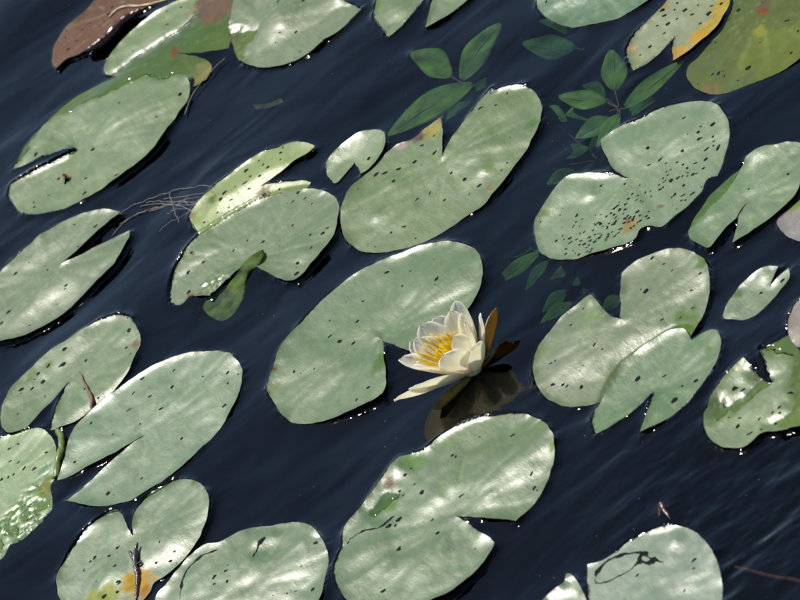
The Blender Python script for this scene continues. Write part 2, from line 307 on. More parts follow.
def noise(x, y, s=1.0, seed=0):
    """smooth value noise 0..1; s = features per metre"""
    x = np.asarray(x) * s + 37.13 * seed + 1000
    y = np.asarray(y) * s + 91.7 * seed + 1000
    xi, yi = np.floor(x).astype(int), np.floor(y).astype(int)
    fx, fy = x - xi, y - yi
    fx, fy = fx * fx * fx * (fx * (6 * fx - 15) + 10), fy * fy * fy * (fy * (6 * fy - 15) + 10)
    t = lambda i, j: _tab[(xi + i) % 256, (yi + j) % 256]
    return (t(0, 0) * (1 - fx) + t(1, 0) * fx) * (1 - fy) + (t(0, 1) * (1 - fx) + t(1, 1) * fx) * fy


def fbm(x, y, s, seed=0, octv=3):
    return sum(noise(x, y, s * 2 ** k, seed + 5 * k) * 0.5 ** k for k in range(octv)) / sum(0.5 ** k for k in range(octv))


def smooth_outline(P, step, closed=True):
    """Catmull-Rom through the points, corners kept, resampled at step"""
    n = len(P)
    out = []
    seg = P - np.roll(P, 1, 0)
    seg = seg / (np.linalg.norm(seg, axis=1)[:, None] + 1e-9)
    nxt = np.roll(seg, -1, 0)
    corner = (seg * nxt).sum(1) < 0.45
    for i in range(n):
        a, b = P[i], P[(i + 1) % n]
        ta = np.zeros(2) if corner[i] else (P[(i + 1) % n] - P[i - 1]) * 0.5
        tb = np.zeros(2) if corner[(i + 1) % n] else (P[(i + 2) % n] - P[i]) * 0.5
        if corner[i]:
            ta = (b - a) * 0.8
        if corner[(i + 1) % n]:
            tb = (b - a) * 0.8
        k = max(2, int(round(np.linalg.norm(b - a) / step)))
        for j in range(k):
            t = j / k
            out.append((2 * t ** 3 - 3 * t ** 2 + 1) * a + (t ** 3 - 2 * t ** 2 + t) * ta + (-2 * t ** 3 + 3 * t ** 2) * b + (t ** 3 - t ** 2) * tb)
    return np.array(out)


def inside(poly, x, y):
    r = np.zeros(np.shape(x), bool)
    j = len(poly) - 1
    for i in range(len(poly)):
        xi, yi = poly[i]
        xj, yj = poly[j]
        if yi != yj:
            c = ((yi > y) != (yj > y)) & (x < (xj - xi) * (y - yi) / (yj - yi) + xi)
            r ^= c
        j = i
    return r


def dist_poly(poly, x, y, want_idx=False):
    """distance to the closed outline, chunked"""
    x, y = np.ravel(x), np.ravel(y)
    A, B = poly, np.roll(poly, -1, 0)
    E = B - A
    L = (E ** 2).sum(1) + 1e-14
    d = np.empty(len(x))
    idx = np.empty(len(x), int)
    for s in range(0, len(x), 4000):
        X, Y = x[s:s + 4000, None], y[s:s + 4000, None]
        t = np.clip(((X - A[:, 0]) * E[:, 0] + (Y - A[:, 1]) * E[:, 1]) / L, 0, 1)
        q = (X - A[:, 0] - t * E[:, 0]) ** 2 + (Y - A[:, 1] - t * E[:, 1]) ** 2
        k = q.argmin(1)
        idx[s:s + 4000] = k
        d[s:s + 4000] = np.sqrt(q[np.arange(len(k)), k])
    return (d, idx) if want_idx else d


def sstep(a, b, x):
    t = np.clip((x - a) / (b - a), 0, 1)
    return t * t * (3 - 2 * t)


def mesh_obj(name, verts, faces, mats, parent=None, smooth=True, fmat=None, cols=None, alpha=None):
    me = bpy.data.meshes.new(name)
    me.from_pydata([tuple(v) for v in verts], [], [tuple(f) for f in faces])
    for mm in (mats if isinstance(mats, (list, tuple)) else [mats]):
        me.materials.append(mm)
    if smooth:
        me.polygons.foreach_set('use_smooth', np.ones(len(me.polygons), bool))
    if fmat is not None:
        me.polygons.foreach_set('material_index', np.array(fmat, np.int32))
    if cols is not None:
        a = me.color_attributes.new('tint', 'FLOAT_COLOR', 'POINT')
        c = np.ones((len(verts), 4), np.float32)
        c[:, :3] = cols
        if alpha is not None:
            c[:, 3] = alpha
        a.data.foreach_set('color', c.ravel())
    me.update()
    o = bpy.data.objects.new(name, me)
    COL.objects.link(o)
    o.parent = parent
    return o


def thing(name, label, cat, loc, group=None):
    o = bpy.data.objects.new(name, None)
    o.empty_display_size = 0.02
    COL.objects.link(o)
    o.location = loc
    tag(o, label, cat, group)
    return o


def tag(o, label, cat, group=None):
    o['label'], o['category'] = label, cat
    if group:
        o['group'] = group


def tube(path, radii, n=7, cap=True):
    path = np.array(path, float)
    radii = np.broadcast_to(radii, (len(path),))
    V, F = [], []
    tang = np.gradient(path, axis=0)
    ref = np.array([0.31, 0.52, 0.79])
    for i, p in enumerate(path):
        t = tang[i] / (np.linalg.norm(tang[i]) + 1e-9)
        a = np.cross(t, ref)
        a /= np.linalg.norm(a) + 1e-9
        b = np.cross(t, a)
        for k in range(n):
            w = 2 * math.pi * k / n
            V.append(p + radii[i] * (a * math.cos(w) + b * math.sin(w)))
    for i in range(len(path) - 1):
        for k in range(n):
            F.append((i * n + k, i * n + (k + 1) % n, (i + 1) * n + (k + 1) % n, (i + 1) * n + k))
    if cap:
        F.append(tuple(range(n))[::-1])
        F.append(tuple((len(path) - 1) * n + k for k in range(n)))
    return V, F


def spline(P, k=6):
    P = np.array(P, float)
    out = []
    for i in range(len(P) - 1):
        a, b = P[i], P[i + 1]
        ta = (P[i + 1] - P[max(i - 1, 0)]) * 0.5
        tb = (P[min(i + 2, len(P) - 1)] - P[i]) * 0.5
        for j in range(k):
            t = j / k
            out.append((2 * t ** 3 - 3 * t ** 2 + 1) * a + (t ** 3 - 2 * t ** 2 + t) * ta + (-2 * t ** 3 + 3 * t ** 2) * b + (t ** 3 - t ** 2) * tb)
    out.append(P[-1])
    return np.array(out)


# ---------------------------------------------------------------- materials
def new_mat(name):
    mt = bpy.data.materials.new(name)
    mt.use_nodes = True
    nt = mt.node_tree
    nt.nodes.clear()
    out = nt.nodes.new('ShaderNodeOutputMaterial')
    return mt, nt, out


def nd(nt, kind, **kw):
    n = nt.nodes.new(kind)
    for k, v in kw.items():
        if k in n.inputs.keys():
            n.inputs[k].default_value = v
        else:
            setattr(n, k, v)
    return n


def pad_material(name, rlo, rhi, bump, spec=0.5):
    mt, nt, out = new_mat(name)
    L = nt.links.new
    geo = nd(nt, 'ShaderNodeNewGeometry')
    att = nd(nt, 'ShaderNodeAttribute', attribute_name='tint')
    n1 = nd(nt, 'ShaderNodeTexNoise', Scale=70.0, Detail=5.0, Roughness=0.6)
    L(geo.outputs['Position'], n1.inputs['Vector'])
    n2 = nd(nt, 'ShaderNodeTexNoise', Scale=420.0, Detail=4.0, Roughness=0.65)
    L(geo.outputs['Position'], n2.inputs['Vector'])
    mp = nd(nt, 'ShaderNodeMapping')
    mp.inputs['Scale'].default_value = (1.0, 0.35, 1.0)
    mp.inputs['Rotation'].default_value = (0, 0, math.radians(-38))
    L(geo.outputs['Position'], mp.inputs['Vector'])
    n3 = nd(nt, 'ShaderNodeTexNoise', Scale=130.0, Detail=4.0, Roughness=0.55)
    L(mp.outputs[0], n3.inputs['Vector'])
    hs = nd(nt, 'ShaderNodeMapRange')
    hs.inputs['From Min'].default_value, hs.inputs['From Max'].default_value = 0.3, 0.7
    hs.inputs['To Min'].default_value, hs.inputs['To Max'].default_value = 0.88, 1.12
    L(n1.outputs['Fac'], hs.inputs['Value'])
    mx = nd(nt, 'ShaderNodeMix', data_type='RGBA', blend_type='MULTIPLY')
    mx.inputs['Factor'].default_value = 1.0
    L(att.outputs['Color'], mx.inputs[6])
    L(hs.outputs[0], mx.inputs[7])
    rr = nd(nt, 'ShaderNodeMapRange')
    rr.inputs['From Min'].default_value, rr.inputs['From Max'].default_value = 0.3, 0.7
    rr.inputs['To Min'].default_value, rr.inputs['To Max'].default_value = rlo, rhi
    L(n3.outputs['Fac'], rr.inputs['Value'])
    ad = nd(nt, 'ShaderNodeMath', operation='ADD')
    ml = nd(nt, 'ShaderNodeMath', operation='MULTIPLY')
    ml.inputs[1].default_value = 0.35
    L(n2.outputs['Fac'], ml.inputs[0])
    L(n3.outputs['Fac'], ad.inputs[0])
    L(ml.outputs[0], ad.inputs[1])
    bp = nd(nt, 'ShaderNodeBump', Strength=bump, Distance=0.0022)
    L(ad.outputs[0], bp.inputs['Height'])
    b = nd(nt, 'ShaderNodeBsdfPrincipled')
    sx = nd(nt, 'ShaderNodeSeparateXYZ')
    L(geo.outputs['Position'], sx.inputs[0])
    dry = nd(nt, 'ShaderNodeMapRange')          # under water the waxy skin has almost no index step left
    dry.inputs['From Min'].default_value, dry.inputs['From Max'].default_value = -0.0001, 0.0003
    dry.inputs['To Min'].default_value, dry.inputs['To Max'].default_value = 0.03, spec
    L(sx.outputs['Z'], dry.inputs['Value'])
    wax = nd(nt, 'ShaderNodeMath', operation='MULTIPLY')       # rotted skin has lost its wax
    L(dry.outputs[0], wax.inputs[0])
    L(att.outputs['Alpha'], wax.inputs[1])
    L(wax.outputs[0], b.inputs['Specular IOR Level'])
    L(mx.outputs[2], b.inputs['Base Color'])
    L(rr.outputs[0], b.inputs['Roughness'])
    L(bp.outputs[0], b.inputs['Normal'])
    L(b.outputs[0], out.inputs[0])
    return mt


def plain(name, col, rough=0.5, spec=0.5, var=0.35, scale=200.0, bump=0.0, translucent=None):
    mt, nt, out = new_mat(name)
    L = nt.links.new
    geo = nd(nt, 'ShaderNodeNewGeometry')
    n1 = nd(nt, 'ShaderNodeTexNoise', Scale=scale, Detail=4.0, Roughness=0.6)
    L(geo.outputs['Position'], n1.inputs['Vector'])
    rp = nd(nt, 'ShaderNodeMapRange')
    rp.inputs['From Min'].default_value, rp.inputs['From Max'].default_value = 0.3, 0.7
    rp.inputs['To Min'].default_value, rp.inputs['To Max'].default_value = 1 - var, 1 + var
    L(n1.outputs['Fac'], rp.inputs['Value'])
    mx = nd(nt, 'ShaderNodeMix', data_type='RGBA', blend_type='MULTIPLY')
    mx.inputs['Factor'].default_value = 1.0
    mx.inputs[6].default_value = (*col, 1)
    L(rp.outputs[0], mx.inputs[7])
    b = nd(nt, 'ShaderNodeBsdfPrincipled')
    b.inputs['Roughness'].default_value = rough
    b.inputs['Specular IOR Level'].default_value = spec
    L(mx.outputs[2], b.inputs['Base Color'])
    if bump:
        bp = nd(nt, 'ShaderNodeBump', Strength=bump, Distance=0.002)
        L(n1.outputs['Fac'], bp.inputs['Height'])
        L(bp.outputs[0], b.inputs['Normal'])
    last = b.outputs[0]
    if translucent:
        tr = nd(nt, 'ShaderNodeBsdfTranslucent')
        tr.inputs['Color'].default_value = (*translucent[:3], 1)
        ms = nd(nt, 'ShaderNodeMixShader')
        ms.inputs[0].default_value = translucent[3]
        L(last, ms.inputs[1])
        L(tr.outputs[0], ms.inputs[2])
        last = ms.outputs[0]
    L(last, out.inputs[0])
    return mt


M_PAD = pad_material('lily_pad_skin', 0.32, 0.39, 0.17, 0.52)
M_BROWN = pad_material('rotten_pad_skin', 0.5, 0.65, 0.6, 0.3)
M_UNDER = plain('pad_underside', (0.075, 0.028, 0.018), 0.3, 0.5, 0.4, 90)
M_ROLL = plain('rolled_edge', (0.06, 0.018, 0.01), 0.22, 0.6, 0.6, 160, 0.6)
M_STALK = plain('stalk', (0.035, 0.03, 0.014), 0.6, 0.03)
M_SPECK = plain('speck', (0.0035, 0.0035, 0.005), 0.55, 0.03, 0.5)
M_FLAP = plain('pad_flap', (0.045, 0.085, 0.012), 0.5, 0.04, 0.8, 80, 0.3, (0.10, 0.16, 0.01, 0.15))
M_WEED = plain('pondweed_leaf', (0.040, 0.094, 0.016), 0.5, 0.03, 0.7, 38, 0.0, (0.08, 0.17, 0.02, 0.2))
M_WEEDV = plain('pondweed_rib', (0.06, 0.11, 0.035), 0.5, 0.03)
M_STEM = plain('pondweed_stem', (0.08, 0.06, 0.03), 0.5, 0.03)
M_PETAL = plain('petal', (0.95, 0.945, 0.89), 0.45, 0.4, 0.04, 300, 0.05, (0.98, 0.945, 0.80, 0.6))
M_STAMEN = plain('stamen', (0.86, 0.68, 0.03), 0.45, 0.4, 0.12, 400, 0.0, (0.95, 0.75, 0.05, 0.35))
M_SEPAL = plain('sepal', (0.26, 0.19, 0.035), 0.35, 0.5, 0.8, 70, 0.1, (0.55, 0.36, 0.05, 0.5))
M_RECEP = plain('receptacle', (0.5, 0.42, 0.2), 0.5)
M_TWIG = plain('twig', (0.17, 0.085, 0.045), 0.6, 0.3, 0.5, 500)
M_WETSTICK = plain('wet_stick', (0.03, 0.017, 0.012), 0.2, 0.6, 0.5, 500, 0.4)
M_THREAD = plain('root_thread', (0.30, 0.25, 0.19), 0.6, 0.3, 0.3)
M_SHELL = plain('shell', (0.30, 0.15, 0.06), 0.18, 0.6, 0.4, 400)
M_DROP, nt_, out_ = new_mat('water_drop')
_g = nd(nt_, 'ShaderNodeBsdfGlass', IOR=1.33, Roughness=0.0)
nt_.links.new(_g.outputs[0], out_.inputs[0])
M_SUNK = plain('sunken_leaf', (0.34, 0.14, 0.02), 0.6, 0.3, 0.5, 90)
M_BED = plain('pond_bed', (0.035, 0.03, 0.02), 0.9, 0.1, 0.5, 6.0)

# ---------------------------------------------------------------- pads: outline and height field
MM = 0.001
for i, p in enumerate(PADS):
    G = ground(p['out'])[:, :2]
    o = smooth_outline(G, 0.0022)
    # small natural irregularity of the rim
    s = np.r_[0, np.cumsum(np.linalg.norm(np.diff(o, axis=0), axis=1))]
    nrm = np.roll(o, -1, 0) - np.roll(o, 1, 0)
    nrm = np.c_[nrm[:, 1], -nrm[:, 0]] / (np.linalg.norm(nrm, axis=1)[:, None] + 1e-9)
    w = (fbm(s, s * 0 + i, 90, 3, 3) - 0.5) * 2 * 0.9 * MM
    o = o + nrm * w[:, None]
    p['rim'] = o
    p['c'] = ground([p['centre']])[0, :2]
    p['seed'] = i * 3 + 11
    p['bb'] = (*o.min(0), *o.max(0))
    p['wetp'] = [smooth_outline(ground(px(p['crop'], q))[:, :2], 0.006) for q in p.get('wet', [])]
    p['bump'] = [(*ground(px(p['crop'], [(b[0], b[1])]))[0, :2], b[2] * MMPX, b[3] * MM) for b in p.get('bumps', [])]
    if 'glitter' in p:
        g = p['glitter']
        p['gl'] = (*ground(px(p['crop'], [(g[0], g[1])]))[0, :2], g[2] * MMPX)
BYKEY = {p['key']: p for p in PADS}


def pad_height(p, x, y, d=None):
    """height of the pad's upper skin above still water (metres)"""
    x, y = np.ravel(x), np.ravel(y)
    sd = p['seed']
    if d is None:
        d = dist_poly(p['rim'], x, y)
    z = np.full(len(x), (p.get('lift', 1.8)) * MM)
    # gentle swells
    wv = p.get('wavy', 1.0)
    z += (fbm(x, y, 13, sd, 2) - 0.5) * 7.0 * MM * wv
    z += (fbm(x, y, 55, sd + 1, 2) - 0.5) * 0.8 * MM * wv
    # raised and crimped margin
    e = np.exp(-d / (3.5 * MM))
    z += e * (0.6 + 2.4 * (noise(x, y, 40, sd + 2) - 0.4) + 0.6 * (noise(x, y, 150, sd + 7) - 0.5)) * MM
    # radiating veins
    dx, dy = x - p['c'][0], y - p['c'][1]
    r = np.hypot(dx, dy)
    an = np.arctan2(dy, dx)
    k = 17
    v = np.abs(np.sin(an * k / 2 + 1.5 * noise(r, an, 12, sd))) ** 0.55
    z += (v - 0.8) * 0.40 * MM * sstep(0.006, 0.03, r) * sstep(0.0, 0.02, d + 0.004)
    k2 = 41
    z += np.sin(an * k2 + 5 * noise(x, y, 30, sd + 4)) * 0.05 * MM * sstep(0.03, 0.07, r)
    z -= np.exp(-(r / 0.006) ** 2) * 0.8 * MM
    for bx, by, br, bz in p['bump']:
        z += bz * np.exp(-(((x - bx) ** 2 + (y - by) ** 2 * 0.45) / br ** 2))
    if 'gl' in p:
        gx, gy, gr = p['gl']
        m_ = np.exp(-(((x - gx) ** 2 + (y - gy) ** 2 * 0.3) / gr ** 2))
        z += m_ * ((noise(x, y, 260, sd + 9) - 0.5) * 3.6 + (noise(x, y, 480, sd + 10) - 0.5) * 1.6) * MM
    z = np.maximum(z, 0.55 * MM)
    for q in p['wetp']:
        dd = dist_poly(q, x, y)
        sgn = np.where(inside(q, x, y), dd, -dd) + (fbm(x, y, 160, sd + 6, 2) - 0.5) * 9 * MM
        wd = p.get('wetdepth', 1.0) * MM
        f = sstep(-9 * MM, 5 * MM, sgn)
        low = -wd + (fbm(x, y, 90, sd + 8, 2) - 0.5) * 0.9 * MM
        if 'gl' in p:
            low = low + m_ * ((noise(x, y, 260, sd + 9) - 0.5) * 3.6 + (noise(x, y, 480, sd + 10) - 0.5) * 1.6) * MM
        z = z * (1 - f) + low * f
    for u in p.get('under', []):
        q = BYKEY[u]
        dd = dist_poly(q['rim'], x, y)
        sgn = np.where(inside(q['rim'], x, y), 0, dd)
        z = np.minimum(z, -1.0 * MM + 0.16 * sgn)
    return z


# ---------------------------------------------------------------- water, pond bed
def axis_coords(lo, hi, step, far):
    a = np.arange(lo, hi, step)
    ext = []
    s, v = step, a[-1]
    while v < far:
        s *= 1.45
        v += s
        ext.append(v)
    ext2 = []
    s, v = step, a[0]
    while v > -far:
        s *= 1.45
        v -= s
        ext2.append(v)
    return np.r_[ext2[::-1], a, ext]


cor = ground([(-12, -12), (812, -12), (812, 612), (-12, 612)])
lo, hi = cor[:, :2].min(0), cor[:, :2].max(0)
XS = axis_coords(lo[0], hi[0], 1.9 * MM, 40)
YS = axis_coords(lo[1], hi[1], 2.1 * MM, 40)
GX, GY = np.meshgrid(XS, YS)
nx, ny = len(XS), len(YS)
fx, fy = GX.ravel(), GY.ravel()
# low ripples, crests mostly across the line of sight
Z = np.zeros(len(fx))
wr = np.random.default_rng(21)
near = sstep(0.9, 0.5, np.hypot(fx * 0.9, fy * 0.6))
for k in range(26):
    lam = 0.030 * 1.14 ** (k % 13) * (1 + 0.15 * wr.random())
    th = math.radians(90 + wr.normal(-12, 42))
    sl = 0.0075
    A = sl * lam / (2 * math.pi)
    env = 0.1 + 2.0 * fbm(fx + 3 * k, fy, 7, 40 + k, 2) ** 2
    Z += A * env * np.sin((fx * math.cos(th) + fy * math.sin(th)) * 2 * math.pi / lam + wr.random() * 6.28) * near
for k in range(8):
    lam = wr.uniform(0.12, 0.34)
    th = math.radians(90 + wr.normal(-10, 35))
    A = 0.022 * lam / (2 * math.pi)
    Z += A * np.sin((fx * math.cos(th) + fy * math.sin(th)) * 2 * math.pi / lam + wr.random() * 6.28 + 2.5 * fbm(fx, fy, 5, 60 + k, 2)) * near
# livelier water towards the open corner beside the torn pad
cx, cy = ground([(760, 520)])[0, :2]
liv = np.exp(-(((fx - cx) / 0.14) ** 2 + ((fy - cy) / 0.22) ** 2))
Z += liv * ((fbm(fx * 0.8, fy * 1.3, 42, 77, 3) - 0.5) * 3.2 * MM)
# swellings where pondweed leaves press up against the surface
for (bx, by, ra, rb, h) in [(568, 99, 8, 7, 1.5), (637, 84, 16, 8, 1.4), (590, 138, 7, 6, 1.2), (412, 56, 5, 6, 1.2), (487, 52, 7, 6, 1.0), (666, 519, 8, 12, 1.5), (590, 170, 6, 6, .8)]:
    q = ground([(bx, by)])[0]
    Z += h * MM * np.exp(-(((fx - q[0]) / (ra * MMPX)) ** 2 + ((fy - q[1]) / (rb * MMPX * 1.6)) ** 2))
for p in PADS:
    x0, y0, x1, y1 = p['bb']
    M_ = 0.024
    s = np.where((fx > x0 - M_) & (fx < x1 + M_) & (fy > y0 - M_) & (fy < y1 + M_))[0]
    if not len(s):
        continue
    d, idx = dist_poly(p['rim'], fx[s], fy[s], True)
    ins = inside(p['rim'], fx[s], fy[s])
    hr = pad_height(p, p['rim'][:, 0], p['rim'][:, 1], np.zeros(len(p['rim'])))
    p['rimz'] = hr
    mn = np.clip(hr[idx] - 0.3 * MM, -0.3 * MM, 1.7 * MM) * (0.35 + 1.0 * noise(fx[s], fy[s], 70, p['seed']) + 0.6 * noise(fx[s], fy[s], 160, p['seed'] + 1))
    rip = 0.18 * MM * np.cos(d / (5.5 * MM) * 2 * math.pi) * np.exp(-d / (7 * MM)) * (hr[idx] > 0)
    Z[s[~ins]] += (mn * np.exp(-d / (3.0 * MM)) + rip)[~ins]
    ii = s[ins]
    hz = pad_height(p, fx[ii], fy[ii], d[ins])
    deep = np.minimum(Z[ii], 0.3 * MM) - np.clip((hz - 0.15 * MM) * 4.0, 0, 4.0 * MM)
    # just under the margin the film still clings to the leaf, further in it lies well below
    cling = np.minimum(mn[ins], hz - 0.35 * MM)
    f = sstep(1.8 * MM, 4.5 * MM, d[ins])
    Z[ii] = np.where(hz > 0.15 * MM, cling * (1 - f) + deep * f, Z[ii])
top = np.c_[fx, fy, Z]
iy, ix = np.meshgrid(np.arange(ny - 1), np.arange(nx - 1), indexing='ij')
a = (iy * nx + ix).ravel()
quads = np.c_[a, a + 1, a + nx + 1, a + nx]
DEPTH = -0.9
ring = np.r_[np.arange(nx), np.arange(1, ny) * nx + nx - 1, (ny - 1) * nx + np.arange(nx - 2, -1, -1), np.arange(ny - 2, 0, -1) * nx]
nb = len(top)
low = top[ring].copy()
low[:, 2] = DEPTH
V = np.r_[top, low]
k = np.arange(len(ring))
k2 = (k + 1) % len(ring)
side = np.c_[ring[k], nb + k, nb + k2, ring[k2]]
me = bpy.data.meshes.new('water')
me.vertices.add(len(V))
me.vertices.foreach_set('co', V.ravel())
nq = len(quads) + len(side)
me.loops.add(nq * 4 + len(ring))
lv = np.r_[quads.ravel(), side.ravel(), (nb + k[::-1])]
me.loops.foreach_set('vertex_index', lv.astype(np.int32))
me.polygons.add(nq + 1)
me.polygons.foreach_set('loop_start', np.r_[np.arange(nq + 1) * 4].astype(np.int32))
me.polygons.foreach_set('loop_total', np.r_[np.full(nq, 4), len(ring)].astype(np.int32))
sm = np.ones(nq + 1, bool)
sm[len(quads):] = False
me.polygons.foreach_set('use_smooth', sm)
me.update(calc_edges=True)
me.validate()
water = bpy.data.objects.new('water', me)
COL.objects.link(water)
water['kind'] = 'structure'
mt, nt, out = new_mat('pond_water')
L = nt.links.new
geo = nd(nt, 'ShaderNodeNewGeometry')
mp = nd(nt, 'ShaderNodeMapping')
mp.inputs['Scale'].default_value = (0.55, 1.0, 1.0)
L(geo.outputs['Position'], mp.inputs['Vector'])
wnz = nd(nt, 'ShaderNodeTexNoise', Scale=16.0, Detail=1.5, Roughness=0.45, Distortion=0.8)
L(mp.outputs[0], wnz.inputs['Vector'])
bp = nd(nt, 'ShaderNodeBump', Strength=0.35, Distance=0.006)
L(wnz.outputs['Fac'], bp.inputs['Height'])
fr = nd(nt, 'ShaderNodeFresnel', IOR=1.333)
L(bp.outputs[0], fr.inputs['Normal'])
gl = nd(nt, 'ShaderNodeBsdfGlossy', Roughness=0.045)
L(bp.outputs[0], gl.inputs['Normal'])
tr = nd(nt, 'ShaderNodeBsdfTransparent')
tr.inputs['Color'].default_value = (0.97, 0.985, 0.98, 1)
ms = nd(nt, 'ShaderNodeMixShader')
L(fr.outputs[0], ms.inputs[0])
L(tr.outputs[0], ms.inputs[1])
L(gl.outputs[0], ms.inputs[2])
L(ms.outputs[0], out.inputs['Surface'])
va = nd(nt, 'ShaderNodeVolumeAbsorption', Density=17.0)
va.inputs['Color'].default_value = (0.20, 0.48, 0.42, 1)
L(va.outputs[0], out.inputs['Volume'])
me.materials.append(mt)

bx = np.linspace(-39, 39, 40)
BX, BY = np.meshgrid(bx, bx)
BZ = -0.62 + 0.12 * (fbm(BX, BY, 0.6, 5, 3) - 0.5)
bv = np.c_[BX.ravel(), BY.ravel(), BZ.ravel()]
bf = [(j * 40 + i, j * 40 + i + 1, (j + 1) * 40 + i + 1, (j + 1) * 40 + i) for j in range(39) for i in range(39)]
bed = mesh_obj('pond_bed', bv, bf, M_BED)
bed['kind'] = 'structure'


# ---------------------------------------------------------------- lily pads
def blob(V, F, x, y, z, r, asp, rot, hgt):
    b0 = len(V)
    n = 7
    ca, sa = math.cos(rot), math.sin(rot)
    for k in range(n):
        w = 2 * math.pi * k / n
        rr = r * (0.65 + 0.7 * random.random())
        u, v = rr * math.cos(w), rr * math.sin(w) * asp
        V.append((x + u * ca - v * sa, y + u * sa + v * ca, z + 0.00005))
    V.append((x, y, z + hgt))
    for k in range(n):
        F.append((b0 + k, b0 + (k + 1) % n, b0 + n))


def build_pad(p):
    rim = p['rim']
    x0, y0, x1, y1 = p['bb']
    st = 3.4 * MM if 'gl' not in p else 2.2 * MM
    gx, gy = np.meshgrid(np.arange(x0, x1, st), np.arange(y0, y1, st * 1.1))
    gx = gx + (np.arange(gx.shape[0]) % 2)[:, None] * st * 0.5
    gx, gy = gx.ravel(), gy.ravel()
    gx = gx + rng.normal(0, st * 0.12, len(gx))
    gy = gy + rng.normal(0, st * 0.12, len(gy))
    ok = inside(rim, gx, gy)
    gx, gy = gx[ok], gy[ok]
    ok = dist_poly(rim, gx, gy) > st * 0.5
    gx, gy = gx[ok], gy[ok]
    pts = [Vector((float(q[0]), float(q[1]))) for q in np.r_[rim, np.c_[gx, gy]]]
    n = len(rim)
    r = delaunay_2d_cdt(pts, [(k, (k + 1) % n) for k in range(n)], [], 1, 1e-7)
    vv = np.array([(v.x, v.y) for v in r[0]])
    faces = [tuple(f) for f in r[2]]
    # counter-clockwise
    F = []
    for f in faces:
        (ax, ay), (bx_, by_), (cx_, cy_) = vv[f[0]], vv[f[1]], vv[f[2]]
        F.append(f if (bx_ - ax) * (cy_ - ay) - (by_ - ay) * (cx_ - ax) > 0 else f[::-1])
    x, y = vv[:, 0], vv[:, 1]
    d = dist_poly(rim, x, y)
    z = pad_height(p, x, y, d)
    nv = len(vv)
    cnt = {}
    for f in F:
        for a_, b_ in ((f[0], f[1]), (f[1], f[2]), (f[2], f[0])):
            cnt[(a_, b_)] = cnt.get((a_, b_), 0) + 1
    bnd = [e for e in cnt if (e[1], e[0]) not in cnt]
    th = 0.7 * MM
    V = np.r_[np.c_[x, y, z], np.c_[x, y, z - th], np.c_[x, y, z]]
    FF = list(F) + [tuple(k + nv for k in f[::-1]) for f in F] + [(b_ + 2 * nv, a_ + 2 * nv, a_ + nv, b_ + nv) for a_, b_ in bnd]
    used = np.zeros(3 * nv, bool)
    used[:2 * nv] = True
    for a_, b_ in bnd:
        used[a_ + 2 * nv] = used[b_ + 2 * nv] = True
    remap = np.cumsum(used) - 1
    V = V[used]
    FF = [tuple(int(remap[k]) for k in f) for f in FF]
    FM = [0] * len(F) + [1] * (len(F) + len(bnd))
    # the pad's own pigment: green, paler veins, yellowed or browned areas
    base = np.array(p.get('base', (0.074, 0.124, 0.030)))
    sd = p['seed']
    vr = np.random.default_rng(sd)
    base = base * (1 + vr.normal(0, 0.07)) * np.array([1 + vr.normal(0.03, 0.11), 1, 1 + vr.normal(0, 0.15)])
    C = np.repeat(base[None], nv, 0) * (0.91 + 0.18 * fbm(x, y, 40, sd, 3))[:, None]
    dx, dy = x - p['c'][0], y - p['c'][1]
    an = np.arctan2(dy, dx)
    rr = np.hypot(dx, dy)
    vein = np.exp(-(np.sin(an * 8.5 + 0.75 * noise(rr, an, 12, sd)) / 0.16) ** 2) * sstep(0.11, 0.01, rr)
    C = C * (1 - 0.22 * vein[:, None]) + np.array([0.24, 0.32, 0.12]) * 0.30 * vein[:, None]
    rimf = np.exp(-d / (1.2 * MM))[:, None] * 0.35
    C = C * (1 - rimf) + np.array([0.10, 0.10, 0.045]) * rimf
    SH = np.full(nv, p.get('sheen', 1.0))
    for t in p.get('tints', []):
        q = ground(px(p['crop'], [(t[0], t[1])]))[0]
        rad = t[2] * MMPX
        dd = np.hypot(x - q[0], (y - q[1]) * 0.62) + (fbm(x, y, 150, sd + 3, 3) - 0.5) * rad * 1.3
        f = sstep(rad * 1.15, rad * 0.75, dd)[:, None]
        SH = SH * (1 - 0.8 * f[:, 0])
        C = C * (1 - f) + np.array(t[3]) * f * (0.8 + 0.4 * fbm(x, y, 220, sd, 2))[:, None]
    cx_, cy_ = p['c']
    root = thing('lily_pad', p['label'], 'lily pad', (cx_, cy_, 0), 'lily pads floating on the pond')
    off = np.array([cx_, cy_, 0])
    mesh_obj('blade', V - off, FF, [M_BROWN if p['key'] == 'brown' else M_PAD, M_UNDER], root, True, FM, np.r_[C, C, C][used], np.r_[SH, SH, SH][used])
    # stalk down to the mud
    zc = float(pad_height(p, [cx_], [cy_])[0])
    sr = np.random.default_rng(sd + 99)
    a_ = sr.random() * 6.28
    pth = spline([(0, 0, zc - 1.6 * MM), (0.03 * math.cos(a_), 0.03 * math.sin(a_), -0.10), (0.14 * math.cos(a_), 0.14 * math.sin(a_), -0.35), (0.2 * math.cos(a_), 0.2 * math.sin(a_), -0.66)], 5)
    tv, tf = tube(pth, 2.6 * MM, 8)
    mesh_obj('stalk', tv, tf, M_STALK, root)
    # specks, joined: a few pixels each
    S = [(*ground(px(p['crop'], [q]))[0, :2], 1.3 + 1.6 * random.random() ** 1.5) for q in p.get('specks', [])]
    S += [(*ground(px(p['crop'], [q]))[0, :2], 2.6 + 0.6 * random.random()) for q in p.get('big', [])]
